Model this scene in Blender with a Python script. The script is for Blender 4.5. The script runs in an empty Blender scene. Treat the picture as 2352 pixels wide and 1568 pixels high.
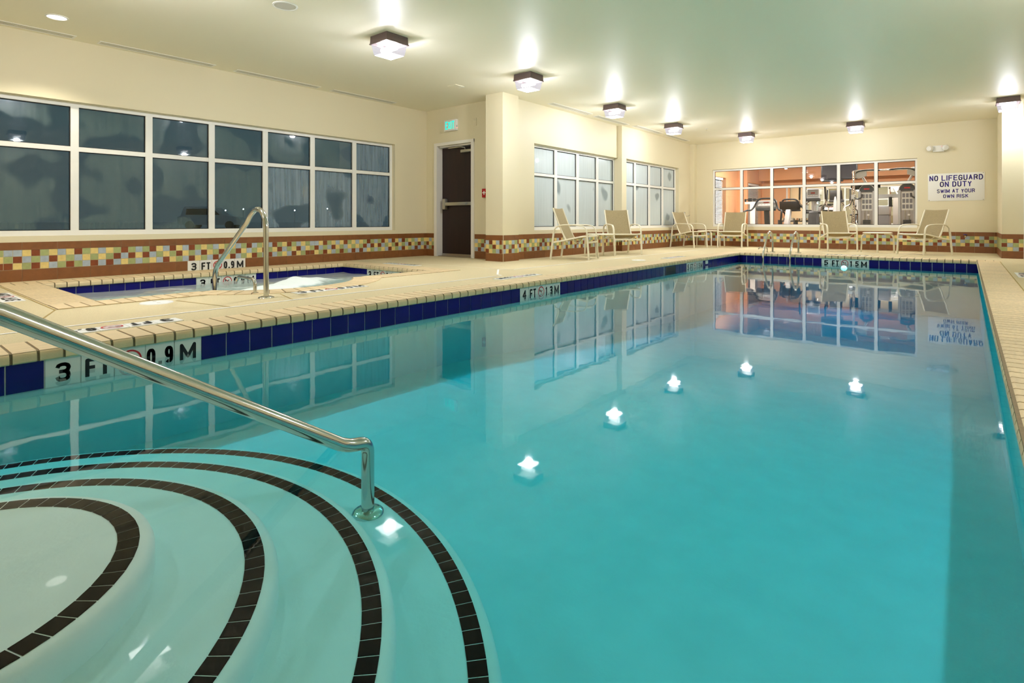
import bpy, bmesh, math, random
from mathutils import Vector, Matrix
from mathutils.geometry import tessellate_polygon
random.seed(7)
PI = math.pi
SC = bpy.context.scene
COL = SC.collection

# ------------------------------------------------------------------ camera
H = 2.784            # ceiling height, deck is z = 0
ZW = -0.145          # water level
cd = bpy.data.cameras.new('camera'); cam = bpy.data.objects.new('camera', cd); COL.objects.link(cam)
cam.location = (0, 0, 0.67); cam.rotation_euler = (PI/2, 0, math.radians(39.5))
cd.sensor_width = 36; cd.lens = 1266.5/2352*36; cd.shift_y = -(784-507.1)/2352
cd.clip_start = 0.02; cd.clip_end = 1000
SC.camera = cam
# ------------------------------------------------------------------ world, exposure
wd = bpy.data.worlds.new('dusk'); SC.world = wd; wd.use_nodes = True
bg = wd.node_tree.nodes['Background']; bg.inputs[0].default_value = (0.20, 0.31, 0.38, 1); bg.inputs[1].default_value = 0.2
SC.view_settings.view_transform = 'Standard'; SC.view_settings.look = 'None'
SC.view_settings.exposure = 0.42; SC.view_settings.gamma = 1.0; SC.view_settings.use_curve_mapping = False
cy = SC.cycles
cy.use_denoising = True; cy.max_bounces = 6; cy.diffuse_bounces = 4; cy.glossy_bounces = 3
cy.use_light_tree = False; cy.use_adaptive_sampling = True; cy.adaptive_threshold = 0.09; cy.adaptive_min_samples = 16; cy.transparent_max_bounces = 16; cy.transmission_bounces = 4; cy.sample_clamp_indirect = 6.0
cy.caustics_reflective = False; cy.caustics_refractive = False
LAMP_W = 82.0
LAMP_COL = (0.95, 0.97, 1.06)

# ------------------------------------------------------------------ material helpers
def lin(c):
    r = []
    for v in c:
        v /= 255.0
        r.append(v/12.92 if v <= 0.04045 else ((v+0.055)/1.055)**2.4)
    return (r[0], r[1], r[2], 1)
MATS = {}
def schlick(t, f0, normal=None):
    """reflectance of a clear surface seen from either side"""
    lw = t.nodes.new('ShaderNodeLayerWeight'); lw.inputs['Blend'].default_value = .5
    if normal: t.links.new(normal, lw.inputs['Normal'])
    pw = t.nodes.new('ShaderNodeMath'); pw.operation = 'POWER'; pw.inputs[1].default_value = 5.0; t.links.new(lw.outputs['Facing'], pw.inputs[0])
    ma = t.nodes.new('ShaderNodeMath'); ma.operation = 'MULTIPLY_ADD'; ma.inputs[1].default_value = 1-f0; ma.inputs[2].default_value = f0
    t.links.new(pw.outputs[0], ma.inputs[0]); return ma
def nt(name):
    m = bpy.data.materials.new(name); m.use_nodes = True; t = m.node_tree; t.nodes.clear()
    o = t.nodes.new('ShaderNodeOutputMaterial'); return m, t, o
def N(t, ty, **kw):
    n = t.nodes.new('ShaderNode'+ty)
    for k, v in kw.items():
        if k in n.inputs: n.inputs[k].default_value = v
        else: setattr(n, k, v)
    return n
def mat(name, rgb, rough=0.5, metal=0.0, var=0.0, scale=20.0, bump=0.0, bscale=None, rand=0.0, spec=0.5, coat=0.0, stretch=None):
    m, t, o = nt(name); L = t.links.new
    p = N(t, 'BsdfPrincipled'); c = lin(rgb)
    p.inputs['Base Color'].default_value = c; p.inputs['Roughness'].default_value = rough
    p.inputs['Metallic'].default_value = metal; p.inputs['Specular IOR Level'].default_value = spec
    p.inputs['Coat Weight'].default_value = coat
    L(p.outputs[0], o.inputs[0])
    tc = N(t, 'TexCoord'); co = tc.outputs['Object']
    if rand or var:
        oi = N(t, 'ObjectInfo')
        ad = N(t, 'VectorMath', operation='ADD'); cb = N(t, 'CombineXYZ')
        mu = N(t, 'Math', operation='MULTIPLY'); mu.inputs[1].default_value = 37.0
        L(oi.outputs['Random'], mu.inputs[0]); L(mu.outputs[0], cb.inputs[0]); L(mu.outputs[0], cb.inputs[1])
        L(co, ad.inputs[0]); L(cb.outputs[0], ad.inputs[1]); co = ad.outputs[0]
    if stretch:
        mp = N(t, 'Mapping'); mp.inputs['Scale'].default_value = stretch; L(co, mp.inputs[0]); co = mp.outputs[0]
    if var or rand:
        hs = N(t, 'HueSaturation'); hs.inputs['Color'].default_value = c
        nz = N(t, 'TexNoise'); nz.inputs['Scale'].default_value = scale; nz.inputs['Detail'].default_value = 2
        L(co, nz.inputs['Vector'])
        mr = N(t, 'MapRange'); mr.inputs[1].default_value = .3; mr.inputs[2].default_value = .7
        mr.inputs[3].default_value = 1-var; mr.inputs[4].default_value = 1+var; L(nz.outputs[0], mr.inputs[0])
        r2 = N(t, 'MapRange'); r2.inputs[3].default_value = 1-rand; r2.inputs[4].default_value = 1+rand
        L(oi.outputs['Random'], r2.inputs[0])
        mm = N(t, 'Math', operation='MULTIPLY'); L(mr.outputs[0], mm.inputs[0]); L(r2.outputs[0], mm.inputs[1])
        L(mm.outputs[0], hs.inputs['Value']); L(hs.outputs[0], p.inputs['Base Color'])
    if bump:
        nb = N(t, 'TexNoise'); nb.inputs['Scale'].default_value = bscale or scale; nb.inputs['Detail'].default_value = 2
        L(co, nb.inputs['Vector'])
        b = N(t, 'Bump'); b.inputs['Strength'].default_value = bump; b.inputs['Distance'].default_value = 0.01
        L(nb.outputs[0], b.inputs['Height']); L(b.outputs[0], p.inputs['Normal'])
    MATS[name] = m; return m
def emit(name, rgb, s):
    m, t, o = nt(name); e = N(t, 'Emission'); e.inputs[0].default_value = lin(rgb); e.inputs[1].default_value = s
    t.links.new(e.outputs[0], o.inputs[0]); m.cycles.emission_sampling = 'NONE'; MATS[name] = m; return m
def glass(name, ior=1.45, tint=(1, 1, 1, 1)):
    m, t, o = nt(name); L = t.links.new
    f = schlick(t, ((ior-1)/(ior+1))**2)
    tr = N(t, 'BsdfTransparent'); tr.inputs[0].default_value = tint
    g = N(t, 'BsdfGlossy'); g.inputs['Roughness'].default_value = 0.0
    mx = N(t, 'MixShader'); L(f.outputs[0], mx.inputs[0]); L(tr.outputs[0], mx.inputs[1]); L(g.outputs[0], mx.inputs[2])
    L(mx.outputs[0], o.inputs[0]); MATS[name] = m; return m
def fogged(name, lo, hi, tint, thr, streak=0.5, clear=0.06, trans=.45):
    """glass with condensation: a thin diffuse film broken by wiped or melted clear patches and run-down streaks"""
    m, t, o = nt(name); L = t.links.new
    f = schlick(t, .034)
    tr = N(t, 'BsdfTransparent'); tr.inputs[0].default_value = (.80, .88, .88, 1)
    g = N(t, 'BsdfGlossy'); g.inputs['Roughness'].default_value = 0.02
    mx = N(t, 'MixShader'); L(f.outputs[0], mx.inputs[0]); L(tr.outputs[0], mx.inputs[1]); L(g.outputs[0], mx.inputs[2])
    df = N(t, 'BsdfDiffuse'); df.inputs[0].default_value = lin(tint)
    tl = N(t, 'BsdfTranslucent'); tl.inputs[0].default_value = lin(tint)
    fg = N(t, 'MixShader'); fg.inputs[0].default_value = trans; L(df.outputs[0], fg.inputs[1]); L(tl.outputs[0], fg.inputs[2])
    gr = N(t, 'BsdfGlossy'); gr.inputs['Roughness'].default_value = 0.22
    fg2 = N(t, 'MixShader'); fg2.inputs[0].default_value = 0.08; L(fg.outputs[0], fg2.inputs[1]); L(gr.outputs[0], fg2.inputs[2])
    tc = N(t, 'TexCoord'); oi = N(t, 'ObjectInfo')
    mu = N(t, 'Math', operation='MULTIPLY'); mu.inputs[1].default_value = 53.0; L(oi.outputs['Random'], mu.inputs[0])
    cb = N(t, 'CombineXYZ'); L(mu.outputs[0], cb.inputs[0]); L(mu.outputs[0], cb.inputs[1])
    ad = N(t, 'VectorMath', operation='ADD'); L(tc.outputs['Object'], ad.inputs[0]); L(cb.outputs[0], ad.inputs[1])
    big = N(t, 'TexNoise'); big.inputs['Scale'].default_value = 1.7; big.inputs['Detail'].default_value = 1.0; L(ad.outputs[0], big.inputs['Vector'])
    ms = N(t, 'MapRange', interpolation_type='SMOOTHSTEP'); ms.inputs[1].default_value = thr; ms.inputs[2].default_value = thr+0.05
    ms.inputs[3].default_value = clear; ms.inputs[4].default_value = 1.0; L(big.outputs[0], ms.inputs[0])
    mp = N(t, 'Mapping'); mp.inputs['Scale'].default_value = (30, 30, 1.4); L(ad.outputs[0], mp.inputs[0])
    st = N(t, 'TexNoise'); st.inputs['Scale'].default_value = 1.0; st.inputs['Detail'].default_value = 6; L(mp.outputs[0], st.inputs['Vector'])
    sr = N(t, 'MapRange'); sr.inputs[1].default_value = .35; sr.inputs[2].default_value = .7
    sr.inputs[3].default_value = lo+(hi-lo)*(1-streak); sr.inputs[4].default_value = hi; L(st.outputs[0], sr.inputs[0])
    ml = N(t, 'Math', operation='MULTIPLY'); L(ms.outputs[0], ml.inputs[0]); L(sr.outputs[0], ml.inputs[1])
    mz = N(t, 'MixShader'); L(ml.outputs[0], mz.inputs[0]); L(mx.outputs[0], mz.inputs[1]); L(fg2.outputs[0], mz.inputs[2])
    L(mz.outputs[0], o.inputs[0]); MATS[name] = m; return m
def water(name, absorb, density, bump=0.032, bscale=3.6, foam=False):
    m, t, o = nt(name); L = t.links.new
    tc = N(t, 'TexCoord')
    n1 = N(t, 'TexNoise'); n1.inputs['Scale'].default_value = bscale; n1.inputs['Detail'].default_value = 2.5; L(tc.outputs['Object'], n1.inputs['Vector'])
    b = N(t, 'Bump'); b.inputs['Strength'].default_value = bump; b.inputs['Distance'].default_value = 0.02; L(n1.outputs[0], b.inputs['Height'])
    f = schlick(t, .02, b.outputs[0])
    tr = N(t, 'BsdfTransparent'); tr.inputs[0].default_value = (.97, 1, 1, 1)
    g = N(t, 'BsdfGlossy'); g.inputs['Roughness'].default_value = 0.025; L(b.outputs[0], g.inputs['Normal'])
    mx = N(t, 'MixShader'); L(f.outputs[0], mx.inputs[0]); L(tr.outputs[0], mx.inputs[1]); L(g.outputs[0], mx.inputs[2])
    out = mx.outputs[0]
    if foam:
        d = N(t, 'BsdfDiffuse'); d.inputs[0].default_value = lin((238, 246, 242))
        at = N(t, 'Attribute', attribute_name='foam')
        n2 = N(t, 'TexNoise'); n2.inputs['Scale'].default_value = 5; n2.inputs['Detail'].default_value = 6; L(tc.outputs['Object'], n2.inputs['Vector'])
        a1 = N(t, 'Math', operation='ADD'); L(at.outputs['Fac'], a1.inputs[0]); L(n2.outputs[0], a1.inputs[1])
        mr = N(t, 'MapRange', interpolation_type='SMOOTHSTEP'); mr.inputs[1].default_value = .85; mr.inputs[2].default_value = 1.4
        mr.inputs[3].default_value = .27; mr.inputs[4].default_value = 1; L(a1.outputs[0], mr.inputs[0])
        m2 = N(t, 'MixShader'); L(mr.outputs[0], m2.inputs[0]); L(out, m2.inputs[1]); L(d.outputs[0], m2.inputs[2]); out = m2.outputs[0]
    L(out, o.inputs[0])
    va = N(t, 'VolumeAbsorption'); va.inputs[0].default_value = absorb; va.inputs[1].default_value = density
    L(va.outputs[0], o.inputs['Volume']); MATS[name] = m; return m

# ------------------------------------------------------------------ mesh helpers
def box(bm, x0, x1, y0, y1, z0, z1):
    v = [bm.verts.new(p) for p in ((x0, y0, z0), (x1, y0, z0), (x1, y1, z0), (x0, y1, z0), (x0, y0, z1), (x1, y0, z1), (x1, y1, z1), (x0, y1, z1))]
    for f in ((3, 2, 1, 0), (4, 5, 6, 7), (0, 1, 5, 4), (1, 2, 6, 5), (2, 3, 7, 6), (3, 0, 4, 7)):
        bm.faces.new([v[i] for i in f])
    return v
def bev(bm, w, seg=2):
    bmesh.ops.bevel(bm, geom=list(bm.edges), offset=w, segments=seg, affect='EDGES', profile=.5)
def smooth_path(pts, n=8, closed=False):
    P = [Vector(p) for p in pts]; out = []
    k = len(P)
    for i in range(k-1 if not closed else k):
        p0 = P[(i-1) % k] if (closed or i > 0) else P[0]*2-P[1]
        p1 = P[i]; p2 = P[(i+1) % k]
        p3 = P[(i+2) % k] if (closed or i+2 < k) else P[-1]*2-P[-2]
        for j in range(n):
            t = j/n
            out.append(.5*((2*p1)+(p2-p0)*t+(2*p0-5*p1+4*p2-p3)*t*t+(3*p1-p0-3*p2+p3)*t**3))
    if not closed: out.append(P[-1])
    return out
def fillet(pts, r, n=6):
    P = [Vector(p) for p in pts]; out = [P[0]]
    for i in range(1, len(P)-1):
        a, b, c = P[i-1], P[i], P[i+1]; d1 = (a-b); d2 = (c-b)
        rr = min(r, d1.length*.49, d2.length*.49); s = b+d1.normalized()*rr; e = b+d2.normalized()*rr
        for j in range(n+1):
            t = j/n; out.append((1-t)**2*s+2*t*(1-t)*b+t*t*e)
    out.append(P[-1]); return out
def tube(bm, pts, r, seg=10, cap=True, flat=1.0, up=None):
    P = [Vector(p) for p in pts]; rings = []; prev = None
    for i, p in enumerate(P):
        d = (P[min(i+1, len(P)-1)]-P[max(i-1, 0)]).normalized()
        if up is not None:
            a = Vector(up); a = (a-d*a.dot(d)).normalized()
        elif prev is None:
            a = Vector((0, 0, 1)) if abs(d.z) < .9 else Vector((1, 0, 0)); a = (a-d*a.dot(d)).normalized()
        else:
            a = (prev-d*prev.dot(d)).normalized()
        prev = a; b = d.cross(a)
        rr = r[i] if isinstance(r, (list, tuple)) else r
        rings.append([bm.verts.new(p+a*math.cos(2*PI*k/seg)*rr*flat+b*math.sin(2*PI*k/seg)*rr) for k in range(seg)])
    for q in range(len(rings)-1):
        for k in range(seg):
            bm.faces.new([rings[q][k], rings[q][(k+1) % seg], rings[q+1][(k+1) % seg], rings[q+1][k]])
    if cap:
        bm.faces.new(rings[0][::-1]); bm.faces.new(rings[-1])
def lathe(bm, prof, seg=24, c=(0, 0, 0), a0=0.0, a1=2*PI):
    full = abs(a1-a0-2*PI) < 1e-6; n = seg if full else seg+1
    rings = []
    for r, z in prof:
        if r < 1e-6: rings.append([bm.verts.new((c[0], c[1], c[2]+z))])
        else: rings.append([bm.verts.new((c[0]+r*math.cos(a0+(a1-a0)*k/seg), c[1]+r*math.sin(a0+(a1-a0)*k/seg), c[2]+z)) for k in range(n)])
    for q in range(len(rings)-1):
        A, B = rings[q], rings[q+1]
        for k in range(seg):
            k2 = (k+1) % n
            if len(A) == 1 and len(B) == 1: continue
            if len(A) == 1: bm.faces.new([A[0], B[k2], B[k]])
            elif len(B) == 1: bm.faces.new([A[k], A[k2], B[0]])
            else: bm.faces.new([A[k], A[k2], B[k2], B[k]])
def prism(bm, poly, axis, a, b):
    """poly: list of 2D points; axis 'x','y','z' = extrusion axis"""
    def P(u, v, w): return {'x': (w, u, v), 'y': (u, w, v), 'z': (u, v, w)}[axis]
    A = [bm.verts.new(P(u, v, a)) for u, v in poly]; B = [bm.verts.new(P(u, v, b)) for u, v in poly]
    n = len(poly)
    bm.faces.new(A[::-1]); bm.faces.new(B)
    for i in range(n): bm.faces.new([A[i], A[(i+1) % n], B[(i+1) % n], B[i]])
def to_mesh(name, bm, m, smooth=False):
    bmesh.ops.recalc_face_normals(bm, faces=list(bm.faces))
    me = bpy.data.meshes.new(name); bm.to_mesh(me); bm.free()
    ms = m if isinstance(m, (list, tuple)) else [m]
    for q in ms: me.materials.append(MATS[q])
    if smooth:
        me.polygons.foreach_set('use_smooth', [True]*len(me.polygons))
        try: me.set_sharp_from_angle(angle=math.radians(40))
        except Exception: pass
    return me
def WM(o):
    b = Matrix.LocRotScale(o.location, o.rotation_euler, o.scale) if o.rotation_mode != 'QUATERNION' else Matrix.LocRotScale(o.location, o.rotation_quaternion, o.scale)
    return (WM(o.parent) @ o.matrix_parent_inverse @ b) if o.parent else b
def link(name, me, parent=None, loc=(0, 0, 0), rotz=0.0, M=None, world=False):
    o = bpy.data.objects.new(name, me); COL.objects.link(o)
    if M is not None:
        l, q, s = M.decompose(); o.rotation_mode = 'QUATERNION'; o.location = l; o.rotation_quaternion = q; o.scale = s
    else:
        o.location = loc; o.rotation_euler = (0, 0, rotz)
    if parent:
        o.parent = parent
        if world: o.matrix_parent_inverse = WM(parent).inverted()
    return o
def obj(name, bm, m, parent=None, loc=(0, 0, 0), rotz=0.0, smooth=False, world=False):
    return link(name, to_mesh(name, bm, m, smooth), parent, loc, rotz, None, world)
def tag(o, label=None, cat=None, group=None, kind=None):
    if label: o['label'] = label
    if cat: o['category'] = cat
    if group: o['group'] = group
    if kind: o['kind'] = kind
    return o
def thing(name, label, cat, loc=(0, 0, 0), rotz=0.0, group=None, kind=None):
    o = bpy.data.objects.new(name, None); COL.objects.link(o); o.empty_display_size = .1
    o.location = loc; o.rotation_euler = (0, 0, rotz); return tag(o, label, cat, group, kind)
def part(name, m, parent, fn, smooth=False, world=False):
    bm = bmesh.new(); fn(bm); return obj(name, bm, m, parent, smooth=smooth, world=world)
def bpart(name, m, parent, dims, b=0.0, world=False):
    bm = bmesh.new(); box(bm, *dims)
    if b: bev(bm, b)
    return obj(name, bm, m, parent, smooth=bool(b), world=world)
def dup(root, loc, rotz, label):
    r = root.copy(); COL.objects.link(r); r.location = loc; r.rotation_euler = (0, 0, rotz); r['label'] = label
    for ch in list(root.children):
        c = ch.copy(); COL.objects.link(c); c.parent = r; c.matrix_parent_inverse = ch.matrix_parent_inverse.copy()
        for g in list(ch.children):
            d = g.copy(); COL.objects.link(d); d.parent = c; d.matrix_parent_inverse = g.matrix_parent_inverse.copy()
    return r
TXT = {}
_O = [(.3, 1), (.7, 1), (.92, .88), (1, .68), (1, .32), (.92, .12), (.7, 0), (.3, 0), (.08, .12), (0, .32), (0, .68), (.08, .88), (.3, 1)]
GLYPH = {'A': [[(0, 0), (.5, 1), (1, 0)], [(.2, .34), (.8, .34)]], 'D': [[(0, 0), (0, 1), (.55, 1), (.85, .9), (1, .68), (1, .32), (.85, .1), (.55, 0), (0, 0)]],
 'E': [[(1, 1), (0, 1), (0, 0), (1, 0)], [(0, .52), (.82, .52)]], 'F': [[(1, 1), (0, 1), (0, 0)], [(0, .5), (.82, .5)]],
 'G': [[(1, .75), (.9, .92), (.7, 1), (.3, 1), (.1, .9), (0, .7), (0, .3), (.1, .1), (.3, 0), (.7, 0), (.9, .08), (1, .25), (1, .48), (.58, .48)]],
 'I': [[(.5, 0), (.5, 1)]], 'K': [[(0, 0), (0, 1)], [(1, 1), (.05, .42)], [(.35, .62), (1, 0)]], 'L': [[(0, 1), (0, 0), (1, 0)]],
 'M': [[(0, 0), (0, 1), (.5, .12), (1, 1), (1, 0)]], 'N': [[(0, 0), (0, 1), (1, 0), (1, 1)]], 'O': [_O], '0': [_O],
 'R': [[(0, 0), (0, 1), (.65, 1), (.92, .92), (1, .75), (.92, .58), (.65, .5), (0, .5)], [(.6, .5), (.85, .38), (1, 0)]],
 'S': [[(1, .78), (.9, .93), (.68, 1), (.32, 1), (.1, .93), (0, .78), (.08, .62), (.3, .54), (.7, .47), (.92, .38), (1, .22), (.9, .07), (.68, 0), (.32, 0), (.1, .07), (0, .24)]],
 'T': [[(0, 1), (1, 1)], [(.5, 1), (.5, 0)]], 'U': [[(0, 1), (0, .3), (.08, .1), (.3, 0), (.7, 0), (.92, .1), (1, .3), (1, 1)]],
 'W': [[(0, 1), (.25, 0), (.5, .85), (.75, 0), (1, 1)]], 'X': [[(0, 1), (1, 0)], [(0, 0), (1, 1)]], 'Y': [[(0, 1), (.5, .48), (1, 1)], [(.5, .48), (.5, 0)]],
 '1': [[(0, .78), (.7, 1), (.7, 0)]], '3': [[(0, .8), (.12, .95), (.35, 1), (.65, 1), (.9, .93), (1, .78), (.9, .6), (.65, .54), (.35, .54)], [(.65, .54), (.92, .45), (1, .25), (.9, .07), (.65, 0), (.35, 0), (.12, .05), (0, .22)]],
 '4': [[(.78, 0), (.78, 1), (0, .3), (1, .3)]], '5': [[(.92, 1), (.12, 1), (.05, .52), (.35, .62), (.65, .62), (.9, .52), (1, .32), (.92, .1), (.65, 0), (.35, 0), (.1, .07), (0, .22)]],
 '9': [[(1, .68), (.92, .5), (.7, .4), (.3, .4), (.08, .5), (0, .7), (.08, .9), (.3, 1), (.7, 1), (.92, .9), (1, .68), (1, .35), (.92, .1), (.7, 0), (.3, 0), (.08, .08)]], '.': [[(0, 0), (0, .001)]]}
GW = {'I': 0, '.': 0, '1': .5, 'M': 1.35, 'W': 1.45, ' ': .55}
def text_mesh(s, w, h, m, bold=.18, depth=.0008):
    """block lettering as flat strokes in the local XY plane, centred, fitted to w x h; bold = stroke / height"""
    key = (s, w, h, m)
    if key in TXT: return TXT[key]
    t = bold*h; gap = .62*t+.03*h
    nat = sum(GW.get(c, 1) for c in s); fixed = sum(t for c in s if c != ' ')+gap*(len(s)-1)
    u = max(.1*h, (w-fixed)/nat) if nat else 0; bm = bmesh.new(); x = -w/2
    for c in s:
        if c == ' ': x += GW[' ']*u+gap; continue
        cw = GW.get(c, 1)*u
        for line in GLYPH[c]:
            P = [Vector((x+t/2+px*cw, -h/2+t/2+py*(h-t), depth)) for px, py in line]
            closed = (P[0]-P[-1]).length < 1e-6
            for i in range(len(P)-1):
                a, b = P[i].copy(), P[i+1].copy(); d = (b-a).normalized(); n_ = Vector((-d.y, d.x, 0))*t/2
                if i == 0 and not closed: a -= d*t*.5 if abs(d.x) < .05 or abs(d.y) < .05 else d*0
                if i == len(P)-2 and not closed: b += d*t*.5 if abs(d.x) < .05 or abs(d.y) < .05 else d*0
                bm.faces.new([bm.verts.new(q) for q in (a+n_, a-n_, b-n_, b+n_)])
            for q in (P[:-1] if closed else P[1:-1]):
                bm.faces.new([bm.verts.new(q+Vector((math.cos(k*PI/5)*t/2, math.sin(k*PI/5)*t/2, 0))) for k in range(10)])
        x += cw+t+gap
    me = to_mesh('lettering', bm, m); TXT[key] = me; return me
def frame(o, right, up):
    r = Vector(right).normalized(); u = Vector(up).normalized(); n = r.cross(u)
    M = Matrix((r, u, n)).transposed().to_4x4(); M.translation = Vector(o); return M

# ------------------------------------------------------------------ materials
mat('paint', (229, 218, 184), .5)
mat('ceiling_paint', (247, 240, 216), .5)
mat('deck', (212, 196, 154), .85, var=.05, scale=60, bump=.45, bscale=140)
mat('deck_joint', (250, 248, 238), .7)
mat('saw_cut', (176, 150, 84), .9)
mat('brick', (224, 200, 156), .6, var=.07, scale=9, rand=.05, bump=.12, bscale=60, stretch=(1, 6, 1))
mat('mortar', (140, 122, 92), .9, var=.1, scale=40, bump=.3, bscale=120)
mat('plaster', (238, 238, 230), .7, var=.03, scale=6, bump=.08, bscale=60)
mat('navy_tile', (10, 9, 108), .25, rand=.12, var=.06, scale=6, spec=.3)
mat('grout', (205, 206, 196), .8)
mat('black_tile', (8, 5, 6), .9, rand=.2, var=.1, scale=30, spec=0.0)
mat('brown_tile', (134, 84, 44), .38, var=.09, scale=14, rand=.06, bump=.06, bscale=40)
mat('tile_yellow', (230, 205, 128), .33, var=.07, scale=30, rand=.05)
mat('tile_green', (168, 176, 116), .33, var=.08, scale=30, rand=.06)
mat('tile_blue', (172, 184, 192), .33, var=.08, scale=30, rand=.05)
mat('tile_rust', (132, 66, 30), .33, var=.12, scale=30, rand=.08)
mat('white_tile', (232, 231, 222), .25, rand=.02)
mat('matt_white_tile', (236, 235, 228), .7)
mat('black_print', (14, 14, 16), .5)
mat('red_print', (196, 30, 34), .5)
mat('blue_print', (60, 42, 140), .5)
mat('white_frame', (240, 238, 230), .35)
mat('door_casing', (238, 232, 220), .4)
mat('gasket', (14, 15, 16), .6)
mat('door_brown', (36, 16, 11), .45, var=.25, scale=3, stretch=(6, 6, .4))
mat('satin_metal', (196, 190, 178), .32, 1.0)
mat('steel', (200, 200, 194), .14, 1.0, bump=.02, bscale=8)
mat('chrome', (225, 222, 216), .07, 1.0)
mat('bronze', (116, 98, 96), .45, .3)
mat('white_plastic', (240, 238, 230), .4)
mat('grille_grey', (205, 200, 186), .5)
mat('slot_dark', (208, 205, 188), .8)
mat('red_device', (186, 26, 24), .4)
mat('cream_metal', (238, 230, 204), .35)
mat('sling', (166, 149, 110), .8, var=.10, scale=60, bump=.3, bscale=200, stretch=(1, .25, 1))
mat('blue_tag', (58, 58, 150), .5)
mat('brass', (170, 150, 110), .35, 1.0)
mat('gym_orange', (236, 178, 130), .6, var=.03, scale=2)
mat('gym_floor', (92, 78, 70), .8, var=.1, scale=40)
mat('gym_ceiling', (232, 214, 190), .8)
mat('blind_white', (244, 244, 240), .5)
mat('grey_plastic', (150, 150, 152), .45)
mat('dark_plastic', (66, 66, 68), .5)
mat('black_plastic', (22, 22, 24), .45)
mat('silver_paint', (196, 196, 194), .35, .2)
mat('tower_grey', (176, 168, 160), .5)
mat('tv_black', (26, 27, 38), .12, coat=.5)
mat('placard', (226, 224, 214), .5)
mat('placard_ink', (130, 128, 132), .6)
mat('lcd_red', (150, 40, 36), .4)
mat('rubber', (26, 26, 28), .7)
mat('snow', (214, 222, 230), .9, var=.06, scale=.6, bump=.3, bscale=2)
mat('car_paint', (196, 204, 212), .6)
mat('car_glass', (20, 24, 28), .1)
mat('mirror', (235, 236, 232), .01, 1.0)
mat('pole_grey', (90, 92, 96), .5, .5)
mat('sconce_metal', (120, 100, 70), .4, .8)
emit('exit_glow', (0, 232, 196), 1.25)
emit('pool_glow', (240, 252, 255), 9.0)
emit('led_red', (255, 60, 40), 2.0)
emit('bulb', (255, 252, 245), 9.0)
emit('downlight_glow', (255, 248, 236), 3.0)
emit('street_glow', (215, 235, 255), 60.0)
emit('panel_glow', (255, 244, 226), 7.0)
emit('sconce_glow', (255, 214, 130), 2.2)
glass('clear_glass')
fogged('fog_dark', .07, .22, (165, 187, 176), .43, .8)
fogged('fog_pale', .80, .94, (222, 232, 232), .29, .6, clear=.42, trans=.12)
fogged('fog_frost', .22, .62, (178, 198, 212), .40, .9, clear=.12, trans=.3)
water('pool_water', (.03, .87, .95, 1), 1.6)
water('spa_water', (.10, .80, .76, 1), 1.2, bump=.5, bscale=5, foam=True)
def lens_mat():
    m, t, o = nt('lens'); L = t.links.new
    tr = N(t, 'BsdfTransparent'); tr.inputs[0].default_value = (.97, .96, 1, 1)
    e = N(t, 'Emission'); e.inputs[0].default_value = (.93, .90, 1, 1); e.inputs[1].default_value = .62
    tc = N(t, 'TexCoord'); w = N(t, 'TexWave'); w.inputs['Scale'].default_value = 40; L(tc.outputs['Object'], w.inputs[0])
    mr = N(t, 'MapRange'); mr.inputs[3].default_value = .35; mr.inputs[4].default_value = .62; L(w.outputs['Fac'], mr.inputs[0])
    mx = N(t, 'MixShader'); L(mr.outputs[0], mx.inputs[0]); L(tr.outputs[0], mx.inputs[1]); L(e.outputs[0], mx.inputs[2])
    L(mx.outputs[0], o.inputs[0]); m.cycles.emission_sampling = 'NONE'; MATS['lens'] = m
lens_mat()
LG = emit('lens_glare', (255, 252, 250), 12.0)

# ------------------------------------------------------------------ structure: walls
def struct(name, boxes, m, label, cat='wall'):
    bm = bmesh.new()
    for b in boxes: box(bm, *b)
    o = obj(name, bm, m); return tag(o, label, cat, kind='structure')
XL, YD, X2, X3, YF = -8.077, 7.192, -6.0, -5.9, 15.08
Z0, Z1 = 0.5, 2.07        # window opening heights
B = -1.4                  # walls run below the deck
wall_left = struct('wall_left', [(XL-.2, XL, -2.8, .15, B, H), (XL-.2, XL, 6.43, YD+.2, B, H), (XL-.2, XL, .15, 6.43, B, Z0), (XL-.2, XL, .15, 6.43, Z1, H)], 'paint', 'cream painted wall beside the hot tub with the long window')
DX0, DX1, DZ = -7.79, -6.85, 2.09
wall_door = struct('wall_door', [(XL, DX0, YD, YD+.2, B, H), (DX1, X2-.2, YD, YD+.2, B, H), (DX0, DX1, YD, YD+.2, DZ, H), (DX0, DX1, YD, YD+.2, B, 0)], 'paint', 'cream wall around the brown exit door')
wall_pier = struct('wall_pier', [(-6.24, -5.865, 6.875, 7.29, B, H)], 'paint', 'cream square pier between the exit door and the fogged windows')
wall_lounge = struct('wall_lounge', [(X2-.2, X2, 7.29, 7.91, B, H), (X2-.2, X2, 7.91, 10.99, B, Z0), (X2-.2, X2, 7.91, 10.99, Z1, H),
    (X3-.3, X3, 10.99, 11.2, B, H), (X3-.2, X3, 11.2, 14.12, B, Z0), (X3-.2, X3, 11.2, 14.12, Z1, H), (X3-.2, X3, 14.12, YF+.2, B, H), (X3, -5.78, 14.9, YF, B, H)], 'paint', 'cream wall with two fogged windows behind the lounge chairs')
FX0, FX1 = -5.345, -.84
wall_far = struct('wall_far', [(X3, FX0, YF, YF+.16, B, H), (FX1, .8, YF, YF+.16, B, H), (FX0, FX1, YF, YF+.16, B, .52), (FX0, FX1, YF, YF+.16, 2.06, H),
    (.489, .775, 13.22, YF, B, H)], 'paint', 'cream end wall with the fitness room window and the white sign')
wall_right = struct('wall_right', [(2.5, 2.7, -2.8, 13.5, B, H), (.775, 2.5, 13.3, 13.5, B, H)], 'paint', 'cream wall on the right side of the pool hall')
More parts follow.
